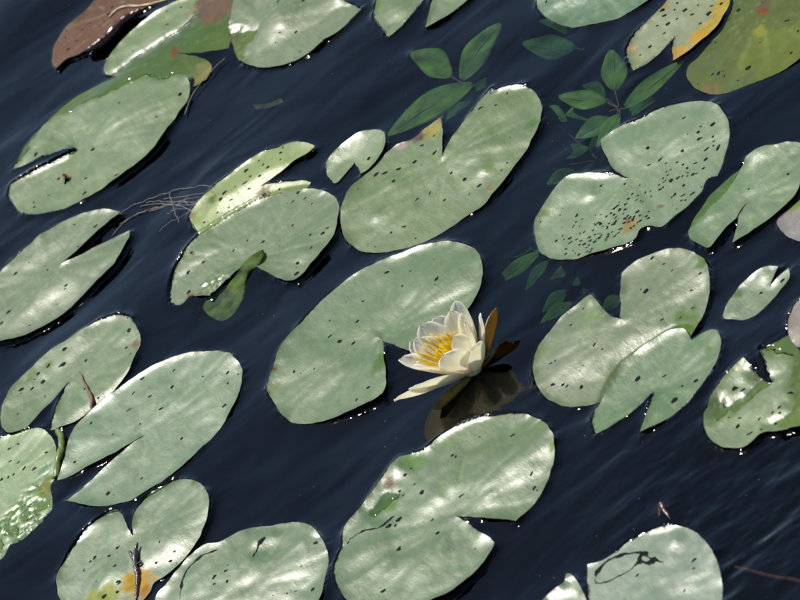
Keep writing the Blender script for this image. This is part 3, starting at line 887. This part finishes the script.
    for (qx, qy, rad, cntn) in p.get('dense', []):
        for _ in range(cntn):
            u, v = random.uniform(-1.2, 1.2), random.gauss(0, 0.6)
            # band along the long axis of the pad
            t = (qx + u * rad * 0.85 + v * rad * 0.25, qy - u * rad * 0.55 + v * rad * 0.35)
            S.append((*ground(px(p['crop'], [t]))[0, :2], 1.0 + 0.9 * random.random()))
    extra = 8 if p['key'] not in ('spotted',) else 20
    area = (x1 - x0) * (y1 - y0)
    for _ in range(int(extra * area / 0.04)):
        S.append((x0 + (x1 - x0) * random.random(), y0 + (y1 - y0) * random.random(), 0.5 + 0.5 * random.random()))
    S = np.array(S).reshape(-1, 3)
    ok = inside(rim, S[:, 0], S[:, 1])
    S = S[ok]
    if len(S):
        ok = dist_poly(rim, S[:, 0], S[:, 1]) > 2.2 * MM
        S = S[ok]
    SV, SF = [], []
    if len(S):
        zz = pad_height(p, S[:, 0], S[:, 1])
        for (sx, sy, r_), z_ in zip(S, zz):
            blob(SV, SF, sx - cx_, sy - cy_, z_ + 0.00012, r_ * MM, 0.35 + 0.7 * random.random(), random.uniform(-.9, 1.2), (0.25 + 0.35 * random.random()) * MM)
        o = mesh_obj('dark_specks', SV, SF, M_SPECK, root)
        o['kind'] = 'stuff'
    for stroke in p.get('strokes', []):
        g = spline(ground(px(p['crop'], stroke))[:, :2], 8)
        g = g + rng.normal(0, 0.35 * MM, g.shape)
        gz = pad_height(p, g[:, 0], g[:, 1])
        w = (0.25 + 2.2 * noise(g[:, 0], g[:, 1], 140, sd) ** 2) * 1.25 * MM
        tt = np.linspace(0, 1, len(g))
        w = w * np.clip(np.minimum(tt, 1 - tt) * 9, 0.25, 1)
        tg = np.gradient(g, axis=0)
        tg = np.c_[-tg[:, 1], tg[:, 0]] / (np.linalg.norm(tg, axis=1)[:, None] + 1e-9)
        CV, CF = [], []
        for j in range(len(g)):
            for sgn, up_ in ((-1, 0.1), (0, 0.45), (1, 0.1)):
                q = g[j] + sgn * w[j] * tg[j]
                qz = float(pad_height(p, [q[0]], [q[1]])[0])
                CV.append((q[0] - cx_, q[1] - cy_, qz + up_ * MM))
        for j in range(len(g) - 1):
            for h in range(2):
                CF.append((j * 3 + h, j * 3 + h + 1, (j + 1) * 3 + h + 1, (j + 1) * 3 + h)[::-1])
        mesh_obj('tear', CV, CF, M_SPECK, root)  # tear drawn as a black strip, its shade and dark water painted in
    p['root'] = root
    return root


for p in PADS:
    build_pad(p)


def sheet(outline_px, crop, zfun, thick, parent, name, mat, z0=0.0, step=1.6):
    """a thin closed leaf sheet from an outline on the plane z0 with height zfun(x, y, d)"""
    rim = smooth_outline(ground(px(crop, outline_px), z0)[:, :2], step * MM)
    lo_, hi_ = rim.min(0), rim.max(0)
    gx, gy = np.meshgrid(np.arange(lo_[0], hi_[0], step * 1.3 * MM), np.arange(lo_[1], hi_[1], step * 1.3 * MM))
    gx, gy = gx.ravel(), gy.ravel()
    ok = inside(rim, gx, gy)
    gx, gy = gx[ok], gy[ok]
    if len(gx):
        ok = dist_poly(rim, gx, gy) > step * 0.6 * MM
        gx, gy = gx[ok], gy[ok]
    n = len(rim)
    r = delaunay_2d_cdt([Vector((float(a_), float(b_))) for a_, b_ in np.r_[rim, np.c_[gx, gy]]], [(k_, (k_ + 1) % n) for k_ in range(n)], [], 1, 1e-7)
    vv = np.array([(v.x, v.y) for v in r[0]])
    F = []
    for f in r[2]:
        (ax, ay), (bx_, by_), (cx_, cy_) = vv[f[0]], vv[f[1]], vv[f[2]]
        F.append(tuple(f) if (bx_ - ax) * (cy_ - ay) - (by_ - ay) * (cx_ - ax) > 0 else tuple(f)[::-1])
    z = zfun(vv[:, 0], vv[:, 1], dist_poly(rim, vv[:, 0], vv[:, 1]))
    es = set((f[k_], f[(k_ + 1) % 3]) for f in F for k_ in range(3))
    bnd = [e for e in es if (e[1], e[0]) not in es]
    nv = len(vv)
    V = np.r_[np.c_[vv, z], np.c_[vv, z - thick]]
    FF = F + [tuple(k_ + nv for k_ in f[::-1]) for f in F] + [(b_, a_, a_ + nv, b_ + nv) for a_, b_ in bnd]
    off = np.array(parent.location) if parent else np.zeros(3)
    return mesh_obj(name, V - off, FF, mat, parent)


# the rolled-up lobe of one pad
rl = BYKEY['rolled']['root']
fl0 = ground(px('Y', [(640, 180)]))[0]
fl1 = ground(px('Y', [(440, 500)]))[0]


def flap_z(x, y, d):
    ax_ = (fl1 - fl0)[:2]
    L2 = np.linalg.norm(ax_)
    t = ((x - fl0[0]) * ax_[0] + (y - fl0[1]) * ax_[1]) / L2 ** 2
    return (3.4 + 2.6 * (1 - np.exp(-d / (6 * MM))) * np.clip(1.0 - t * 0.9, 0, 1) + 1.0 * (noise(x, y, 120, 4) - 0.5) - 7.5 * np.clip(t - 0.12, 0, 0.75)) * MM


sheet([(540, 235), (600, 180), (650, 150), (688, 132), (696, 160), (685, 200), (645, 240), (600, 258), (562, 320), (548, 390), (520, 450), (490, 505), (440, 560), (380, 578), (310, 545), (262, 490), (295, 440), (380, 385), (445, 330), (500, 280)], 'Y', flap_z, 0.8 * MM, rl, 'rolled_flap', M_FLAP, 0.003)

# the rotten pad's rolled near edge: a limp glossy roll
q = spline(ground(px('A', [(318, 190), (345, 182), (385, 155), (420, 122), (450, 88), (485, 62), (520, 45)])), 8)
q[:, 2] = 2.2 * MM + 0.8 * MM * noise(q[:, 0], q[:, 1], 90, 8)
tt = np.linspace(0, 1, len(q))
rr_ = (1.0 + 4.2 * np.sin(np.pi * np.clip(tt * 0.92 + 0.04, 0, 1)) ** 0.7) * MM * (0.75 + 0.5 * noise(tt, tt, 14, 3))
v_, f_ = tube(q - np.array(BYKEY['brown']['root'].location), rr_, 10)
mesh_obj('rolled_edge', v_, f_, M_ROLL, BYKEY['brown']['root'])

# ---------------------------------------------------------------- water lily flower
FB = ground([(476, 372)])[0]
U = MMPX


def fp(a_, y_, z_):
    return np.array([a_ * U, y_ * U / 1.0, z_ * U])


flower = thing('water_lily_flower', 'open white water lily flower with yellow stamens at a pad notch', 'flower', tuple(FB))
AX0, AX1 = fp(0, 0, 3), fp(-12, 16, 44)


def relean(a_, y_, z_, k=0.85):
    """lower the cup and lean it away a little, as its mirror image in the water shows"""
    return a_, (0.87 * z_ + 0.5 * y_ - 0.891 * k * z_) / 0.454, k * z_


def petal(name, tip, width, bulge, mat, base_r=6, cup=0.22, blunt=0.55, base_z=4, curl=0.0, thick=0.5, twist=0.0, lean=True):
    tip = fp(*(relean(*tip) if lean else tip))
    hd = tip - (AX0 + (AX1 - AX0) * 0.55)
    hd[2] = 0
    hd = hd / (np.linalg.norm(hd) + 1e-9)
    b = fp(0, 0, base_z) + hd * base_r * U
    L_ = np.linalg.norm(tip - b)
    ctrl = (b + tip) * 0.5 + hd * bulge * U - np.array([0, 0, 0.25 * bulge * U])
    n, mcs = 14, 9
    V = []
    for i in range(n + 1):
        t = i / n
        c = (1 - t) ** 2 * b + 2 * t * (1 - t) * ctrl + t * t * tip
        tg = 2 * (1 - t) * (ctrl - b) + 2 * t * (tip - ctrl)
        tg /= np.linalg.norm(tg)
        sd_ = np.cross(tg, np.array([hd[0], hd[1], 0.15]))
        sd_ /= np.linalg.norm(sd_) + 1e-9
        sd_ = sd_ * math.cos(twist) + np.cross(tg, sd_) * math.sin(twist)
        nm = np.cross(sd_, tg)
        if np.dot(nm, hd) > 0:
            nm = -nm            # towards the flower's axis
        w = width * U * 0.5 * (0.34 + 0.66 * math.sin(min(1, t / 0.62) * math.pi / 2)) * (max(0.0, 1 - max(0, (t - 0.5) / 0.5) ** 2.3)) ** blunt
        w = max(w, 0.03 * U)
        for j in range(mcs):
            s = -1 + 2 * j / (mcs - 1)
            lift_ = cup * w * (s * s) * 1.6 + 0.012 * L_ * math.sin(9 * t + 4 * s) * t - curl * U * t ** 3
            V.append(c + sd_ * w * s + nm * lift_)
    F = [(i * mcs + j, i * mcs + j + 1, (i + 1) * mcs + j + 1, (i + 1) * mcs + j) for i in range(n) for j in range(mcs - 1)]
    o = mesh_obj(name, V, F, mat, flower)
    md = o.modifiers.new('thickness', 'SOLIDIFY')
    md.thickness, md.offset = thick * MM, 0
    return o


# tips: (right, away, up) in photo pixels from the flower's base
OUTER = [(-80, -4, 31, 25, 7), (-62, -17, 39, 25, 8), (-53, 12, 55, 27, 9), (25, 25, 63, 24, 9), (37, -4, 52, 17, 8),
         (-34, 36, 50, 25, 9), (-2, 42, 52, 24, 9), (14, -30, 42, 24, 10)]
INNER = [(-31, 27, 52, 22, 7), (-17, 36, 58, 22, 7), (15, 25, 57, 22, 7), (24, 8, 58, 22, 8),
         (20, -8, 57, 22, 8), (3, -14, 55, 23, 11), (-15, -23, 51, 26, 12), (-44, 0, 48, 22, 7)]
for a_, y_, z_, w_, b_ in OUTER:
    petal('petal', (a_, y_, z_), w_ * 1.3, b_, M_PETAL, 8, 0.20, 0.55)
for a_, y_, z_, w_, b_ in INNER:
    petal('petal', (a_, y_, z_), w_ * 1.38, b_, M_PETAL, 6, 0.24, 0.5, 6)
for a_, y_, z_, w_, b_, tw_ in [(53, 40, 22, 14, 4, -0.8), (32, -10, 15, 11, 6, 0.3), (-54, -22, 6, 11, 4, 0), (-30, 54, 12, 20, 5, 0)]:
    petal('sepal', (a_, y_, z_), w_, b_, M_SEPAL, 9, 0.22, 0.6, 2, 0, 0.8, tw_, False)
V, F = [], []
prof = [(0, 0), (6, 0), (9, 2), (10, 5), (9, 9), (7, 13), (4, 16), (0.01, 17)]
for r_, z_ in prof:
    for k in range(16):
        w = 2 * math.pi * k / 16
        V.append(fp(r_ * math.cos(w) - 0.2 * z_, r_ * math.sin(w) + 0.3 * z_, 0.85 * z_))
for i in range(len(prof) - 1):
    for k in range(16):
        F.append((i * 16 + k, i * 16 + (k + 1) % 16, (i + 1) * 16 + (k + 1) % 16, (i + 1) * 16 + k))
mesh_obj('receptacle', V, F, M_RECEP, flower)


def stamen(ph, r0, r1, z0, z1, wid):
    c0, c1 = np.array([-5, 1.0]), np.array([-15, 2.0])
    j = random.uniform(-2, 2)
    r1 = r1 * (1 - 0.62 * max(0.0, -math.sin(ph)) - 0.25 * max(0.0, math.cos(ph)))     # crowded inward behind the near petals
    b = fp(*relean(c0[0] + r0 * math.cos(ph), c0[1] + r0 * math.sin(ph), z0))
    t = fp(*relean(c1[0] + (r1 + j) * math.cos(ph), c1[1] + (r1 + j) * math.sin(ph), z1 + random.uniform(-2.5, 2.5)))
    mid = (b + t) / 2 + fp(4 * math.cos(ph), 4 * math.sin(ph), -2)
    pth = [(1 - s) ** 2 * b + 2 * s * (1 - s) * mid + s * s * t for s in np.linspace(0, 1, 7)]
    rad = np.array([1.3, 1.25, 1.15, 1.1, 1.15, 1.0, 0.45]) * wid * U
    v_, f_ = tube(pth, rad, 6)
    mesh_obj('stamen', v_, f_, M_STAMEN, flower)


for k in range(24):
    stamen(2 * math.pi * k / 24 + random.uniform(-.08, .08), 8, 25, 15, 47, 1.05)
for k in range(16):
    stamen(2 * math.pi * (k + .5) / 16 + random.uniform(-.1, .1), 6, 15, 16, 49, 0.9)
for k in range(8):
    stamen(2 * math.pi * k / 8, 3, 6, 16, 46, 0.9)
tv, tf = tube(spline([(0, 0, 0.001), (0.01, 0.015, -0.08), (0.03, 0.08, -0.3), (0.05, 0.12, -0.66)], 5), 3.2 * MM, 8)
mesh_obj('stalk', tv, tf, M_STALK, flower)


# ---------------------------------------------------------------- pondweed
def weed_leaf(root, b, t, w, db, dt, cupz=2.0):
    """base pixel, tip pixel, width in pixels, depths in mm"""
    bend = random.uniform(-0.22, 0.22)
    cupz = random.uniform(0.8, 3.5)
    B = ground([b], -db * MM)[0]
    T = ground([t], -dt * MM)[0]
    ax_ = T - B
    Ln = np.linalg.norm(ax_)
    # width given in picture pixels across the leaf -> metres on the level
    n1 = np.array([t[0] - b[0], t[1] - b[1]], float)
    n1 = np.array([-n1[1], n1[0]]) / np.linalg.norm(n1)
    mid = ((b[0] + t[0]) / 2, (b[1] + t[1]) / 2)
    g = ground([(mid[0] - n1[0] * w / 2, mid[1] - n1[1] * w / 2), (mid[0] + n1[0] * w / 2, mid[1] + n1[1] * w / 2)], -(db + dt) / 2 * MM)
    sv = g[1] - g[0]
    wm = min(np.linalg.norm(sv), Ln * 1.6)
    sv = sv / np.linalg.norm(sv)
    n, c_ = 14, 7
    off = np.array(root.location)
    V = []
    rib = []
    for i in range(n + 1):
        s = i / n
        p_ = B + ax_ * s + sv * bend * Ln * math.sin(math.pi * s) * 0.5
        p_[2] += cupz * MM * math.sin(math.pi * s) * 0.6
        ww = wm * 0.5 * (0.9 + 0.25 * float(noise(s * 3, Ln * 50, 1.0, 6))) * max(0.02, math.sin(math.pi * min(1, s * 0.96 + 0.02) ** 0.85)) ** 0.75
        for j in range(c_):
            u = -1 + 2 * j / (c_ - 1)
            q = p_ + sv * ww * u
            q[2] += (abs(u) ** 1.5) * cupz * MM * 0.7 + 0.5 * MM * math.sin(7 * s + 5 * u)
            q[2] = min(q[2], -0.7 * MM)
            V.append(q - off)
        r_ = p_.copy()
        r_[2] = min(r_[2], -0.7 * MM) + 0.15 * MM
        rib.append(r_ - off)
    F = [(i * c_ + j, i * c_ + j + 1, (i + 1) * c_ + j + 1, (i + 1) * c_ + j) for i in range(n) for j in range(c_ - 1)]
    o = mesh_obj('leaf', V, F, M_WEED, root)
    md = o.modifiers.new('thickness', 'SOLIDIFY')
    md.thickness = 0.3 * MM
    v_, f_ = tube(rib, np.linspace(0.5, 0.2, n + 1) * MM, 5)
    mesh_obj('midrib', v_, f_, M_WEEDV, o)


def weed(label, node, depth, leaves):
    c = ground([node], -depth * MM)[0]
    root = thing('pondweed', label, 'pondweed', tuple(c), 'pondweed sprigs under the water')
    for lf in leaves:
        lf = (*lf[:3], *(q * (1.7 if q >= 10 else 1.0) for q in lf[3:]))
        weed_leaf(root, *lf)
        B = ground([lf[0]], -lf[3] * MM)[0] - c
        v_, f_ = tube(spline([(0, 0, 0), B * 0.5 + np.array([0, 0, -0.001]), B], 4), 0.7 * MM, 5)
        mesh_obj('leaf_stalk', v_, f_, M_STEM, root)
    a_ = random.random() * 6.28
    v_, f_ = tube(spline([(0, 0, 0.002), (0.012 * math.cos(a_), 0.012 * math.sin(a_), -0.06), (0.06, 0.05, -0.3), (0.09, 0.07, -0.62)], 6), 1.2 * MM, 6)
    mesh_obj('stem', v_, f_, M_STEM, root)


weed('bright pondweed sprig with oval leaves beside the long lily pad', (465, 84), 8,
     [((452, 77), (411, 54), 27, 4, 1.2), ((462, 80), (501, 24), 24, 5, 1.5), ((473, 84), (388, 136), 25, 4, 3),
      ((474, 92), (446, 134), 14, 14, 18), ((474, 92), (502, 80), 9, 16, 20)])
weed('leafy pondweed sprig with upright broad leaf below the yellowing lily pad', (619, 108), 8,
     [((615, 91), (612, 50), 26, 5, 1.5), ((626, 108), (684, 61), 17, 6, 1.3), ((608, 103), (559, 97), 19, 6, 1.5),
      ((603, 112), (566, 115), 19, 9, 10), ((620, 115), (597, 148), 14, 6, 4), ((614, 120), (576, 139), 17, 8, 3), ((630, 117), (657, 100), 10, 12, 14), ((600, 118), (572, 106), 13, 16, 18), ((612, 128), (590, 152), 11, 18, 22), ((606, 98), (583, 86), 12, 18, 16)])
weed('dim pondweed sprig under the edge of the pale brown rimmed pad', (585, 50), 22,
     [((576, 48), (523, 44), 23, 14, 10), ((586, 36), (540, 22), 13, 18, 16), ((592, 58), (628, 36), 9, 26, 30)])
weed('deep pondweed sprig trailing from under the speck crowded pad', (598, 160), 30,
     [((597, 158), (540, 206), 16, 22, 18), ((601, 168), (574, 186), 11, 26, 28), ((560, 168), (519, 191), 9, 26, 20), ((545, 112), (568, 122), 14, 10, 12), ((575, 172), (548, 186), 12, 14, 12), ((552, 190), (530, 214), 11, 18, 20), ((590, 150), (556, 160), 12, 16, 16), ((540, 168), (522, 176), 9, 14, 14)])
weed('pondweed sprig with one long narrow leaf between flower and speck crowded pad', (545, 250), 20,
     [((541, 252), (490, 287), 13, 12, 10), ((534, 250), (486, 256), 14, 24, 26), ((548, 262), (526, 292), 10, 20, 24), ((538, 240), (510, 232), 10, 22, 24)])
weed('faint pondweed sprig beside the pointed tip of heart shaped pad', (606, 272), 30,
     [((590, 262), (552, 281), 12, 18, 14), ((612, 276), (574, 286), 20, 26, 24), ((574, 304), (541, 325), 10, 16, 16),
      ((567, 291), (543, 313), 12, 22, 20), ((622, 299), (604, 312), 13, 20, 22), ((600, 268), (584, 296), 12, 30, 34), ((628, 262), (612, 272), 9, 22, 24)])

# ---------------------------------------------------------------- small things
def on_pad(key, q, dz=0.0):
    g = ground([q])[0]
    g[2] = float(pad_height(BYKEY[key], [g[0]], [g[1]])[0]) + dz * MM
    return g


def wiggle(q, a_):
    q = np.array(q)
    t = np.arange(len(q)) * 0.35
    k = random.random() * 50
    q[:, 0] += (noise(t, t * 0, 1.0, k) - 0.5) * 2 * a_
    q[:, 1] += (noise(t, t * 0 + 9, 1.0, k) - 0.5) * 4 * a_
    return q


def path_thing(name, label, cat, pts, rad, mat, n=7, group=None):
    pts = np.array(pts)
    root = pts[0].copy()
    pth_ = wiggle(spline(pts - root, 6), 0.5 * MM)
    rad = np.broadcast_to(rad, (len(pth_),)) * (0.75 + 0.5 * noise(np.arange(len(pth_)) * 0.8, np.zeros(len(pth_)), 1.0, 4))
    v_, f_ = tube(pth_, rad, n)
    o = mesh_obj(name, v_, f_, mat)
    o.location = root
    tag(o, label, cat, group)
    return o


tw = [on_pad('twig', q, h) for q, h in zip(px('J', [(290, 298), (308, 335), (328, 375), (340, 410), (336, 440)]), (0.9, 1.6, 1.8, 1.6, 1.4))]
path_thing('twig', 'thin reddish brown twig lying on a notched lily pad', 'twig', tw, np.r_[np.linspace(0.4, 1.9, 20), np.linspace(1.8, 1.0, 5)] * MM, M_TWIG)
st = [on_pad('decayed', q, h) for q, h in zip(px('Z', [(368, 290), (352, 340), (348, 400), (355, 460), (350, 520), (345, 570), (340, 610)]), (3.4, 2.6, 2.0, 1.4, 1.0, .6, .2))]
stick = thing('wet_stick', 'short dark wet forked stick on the yellow rotted pad', 'stick', tuple(st[0]))
v_, f_ = tube(spline(np.array(st) - st[0], 6), np.r_[np.linspace(1.0, 2.4, 9), np.linspace(2.2, 1.4, 28)] * (0.7 + 0.6 * noise(np.arange(37) * 0.7, np.zeros(37), 1.0, 2)) * MM, 8)
mesh_obj('shaft', v_, f_, M_WETSTICK, stick)
br = [on_pad('decayed', q, h) for q, h in zip(px('Z', [(350, 400), (330, 360), (318, 335)]), (2.2, 2.2, 2.4))]
v_, f_ = tube(spline(np.array(br) - st[0], 5), 1.6 * MM, 7)
mesh_obj('fork', v_, f_, M_WETSTICK, stick)
br = [on_pad('decayed', q, h) for q, h in zip(px('Z', [(350, 410), (372, 400), (380, 385)]), (2.2, 1.8, 1.6))]
v_, f_ = tube(spline(np.array(br) - st[0], 5), 1.1 * MM, 7)
mesh_obj('fork', v_, f_, M_WETSTICK, stick)

# snail: spiral shell and foot
sp = on_pad('topleft', (67.5, 180), 0.6)
sn = thing('snail', 'tiny glossy brown snail on the large lily pad', 'snail', tuple(sp))
V, F = [], []
ns = 30
for i in range(ns):
    t = i / (ns - 1)
    r_ = (3.0 * (1 - t) + 0.25) * MM
    w = t * 4.2 * math.pi
    c = np.array([1.6 * (1 - t) * math.cos(w), 1.6 * (1 - t) * math.sin(w) - 2 * t, 1.6 + 6.5 * t]) * MM
    for k in range(10):
        q = 2 * math.pi * k / 10
        V.append(c + np.array([r_ * math.cos(q) * 0.8, r_ * math.sin(q) * 0.8, r_ * 0.5 * math.sin(q + 1)]))
for i in range(ns - 1):
    for k in range(10):
        F.append((i * 10 + k, i * 10 + (k + 1) % 10, (i + 1) * 10 + (k + 1) % 10, (i + 1) * 10 + k))
mesh_obj('shell', V, F, M_SHELL, sn)
v_, f_ = tube(spline([(-4 * MM, -6 * MM, 0.2 * MM), (-2 * MM, -3 * MM, .5 * MM), (1 * MM, 0, .6 * MM), (3 * MM, 1 * MM, .2 * MM)], 4), np.r_[np.linspace(.4, 1.5, 7), np.linspace(1.4, .5, 6)] * MM, 7)
mesh_obj('foot', v_, f_, M_SPECK, sn)

# drop on the tall lobe
dp = on_pad('long', (492, 93), 0.4)
V, F = [], []
for i in range(7):
    t = i / 6 * math.pi / 2
    for k in range(12):
        w = 2 * math.pi * k / 12
        V.append((2.3 * MM * math.cos(t) * math.cos(w), 3.4 * MM * math.cos(t) * math.sin(w), 1.1 * MM * math.sin(t)))
for i in range(6):
    for k in range(12):
        F.append((i * 12 + k, i * 12 + (k + 1) % 12, (i + 1) * 12 + (k + 1) % 12, (i + 1) * 12 + k))
F.append(tuple(range(12))[::-1])
dr = mesh_obj('water_drop', V, F, M_DROP)
dr.location = dp
tag(dr, 'clear water drop on the tip of the tall rounded lobe', 'water drop')

# floating root threads
rt_ = ground([(120, 212)])[0]
roots = thing('root_threads', 'pale tangled root threads afloat between two lily pads', 'roots', tuple(rt_))
TH = [[(118, 216), (131, 206), (150, 199), (172, 191), (195, 187), (212, 187)], [(112, 236), (125, 222), (145, 211), (165, 206), (190, 205), (202, 203)],
      [(146, 203), (160, 201), (178, 203), (196, 202)], [(170, 192), (172, 203), (176, 216), (180, 222)], [(160, 232), (172, 222), (186, 214), (196, 208)],
      [(150, 211), (166, 206), (182, 200), (200, 198)], [(172, 212), (184, 209), (194, 212)], [(178, 204), (186, 202), (198, 205)], [(140, 207), (158, 203), (176, 206), (192, 210)], [(164, 199), (180, 197), (204, 193)], [(168, 214), (178, 206), (188, 196)], [(184, 200), (190, 206), (198, 200)], [(120, 224), (138, 214), (156, 208), (176, 201)]]
for t in TH:
    q = ground(t)
    q[:, 2] = 0.2 * MM + rng.normal(0, 0.3 * MM, len(q))
    v_, f_ = tube(wiggle(spline(q - rt_, 10), 0.9 * MM), 0.26 * MM, 5)
    mesh_obj('thread', v_, f_, M_THREAD, roots)
# dead stem on the brown pad's edge
q = ground(px('U', [(215, 92), (245, 68), (285, 52), (340, 46), (400, 28), (440, 10), (470, -8)]))
q[:, 2] = np.array([7, 8.5, 8, 7, 5, 4, 3]) * MM
path_thing('dead_stem', 'tan dead stem along the curled edge of rotting brown pad', 'stem', q, 1.5 * MM, plain('dead_stem', (0.34, 0.22, 0.10), 0.4))
# thin straw beside the large pad
q = ground(px('U', [(660, 235), (600, 290), (550, 350), (520, 400), (500, 460)]))
q[:, 2] = 0.3 * MM
path_thing('straw', 'thin grey straw drifting beside the pad with the snail', 'straw', q, 0.35 * MM, M_THREAD)
q = ground([(660, 518), (664, 508), (667, 514), (672, 521)])
q[:, 2] = np.array([1, 5, 3, 1]) * MM
path_thing('leaf_scrap', 'dark red brown plant scrap afloat by the torn pale pad', 'plant scrap', q, np.r_[np.linspace(.6, 2.0, 10), np.linspace(1.9, .6, 9)] * MM, M_UNDER)
q = ground([(736, 567), (757, 573), (780, 578), (806, 583)], -0.03)
path_thing('sunken_twig', 'reddish sunken twig beside the torn pale pad', 'twig', q, 1.6 * MM, plain('red_stem', (0.12, 0.035, 0.02), 0.6, 0.03))
# bright stem between the bumpy wet pad and the broad pad
q = ground(px('X', [(57, 430), (62, 438), (62, 450), (58, 466), (56, 478)]))
q[:, 2] = np.array([-1.5, 0.8, 0.8, 0.4, -1.5]) * MM
path_thing('green_stem', 'thick olive green stem between the bumpy wet pad and broad pad', 'stem', q, 3.4 * MM, plain('green_stem', (0.13, 0.17, 0.025), 0.3))
# sunken dead leaf pieces
for lab, crop, ol, dep in [('curled orange dead leaf scrap sunk in the dark open water', 'T', [(215, 430), (240, 400), (262, 372), (300, 345), (325, 335), (318, 370), (300, 400), (270, 415), (245, 440)], 40),
                           ('small orange dead leaf scrap sunk near the shiny striped pad', 'B', [(145, 400), (190, 385), (250, 365), (330, 345), (350, 350), (280, 375), (200, 400), (160, 408)], 48)]:
    c = ground([px(crop, [ol[0]])[0]], -dep * MM)[0]
    r_ = thing('sunken_leaf', lab, 'dead leaf', tuple(c), 'dead leaf scraps under water')
    sheet(ol, crop, lambda x, y, d, dep=dep: -dep * MM + 6 * MM * (noise(x, y, 60, 2) - 0.5), 0.5 * MM, r_, 'blade', M_SUNK, -dep * MM, 2.0)

# dust and pollen adrift on the open water
SV, SF = [], []
pr = np.random.default_rng(5)
cand = ground(np.c_[pr.uniform(0, 800, 260), pr.uniform(0, 600, 260)])[:, :2]
free = np.ones(len(cand), bool)
for p in PADS:
    free &= ~inside(p['rim'], cand[:, 0], cand[:, 1]) & (dist_poly(p['rim'], cand[:, 0], cand[:, 1]) > 4 * MM)
for x_, y_ in cand[free]:
    ixx, iyy = np.searchsorted(XS, x_), np.searchsorted(YS, y_)
    blob(SV, SF, x_, y_, float(Z[iyy * nx + ixx]) + 0.1 * MM, pr.uniform(0.2, 0.55) * MM, pr.uniform(.4, 1), pr.uniform(0, 3), 0.3 * MM)
dust = mesh_obj('floating_specks', SV, SF, plain('pollen', (0.22, 0.20, 0.15), 0.7, 0.2))
dust['kind'] = 'stuff'
tag(dust, 'tiny pale specks of pollen scattered over the open water', 'pollen')
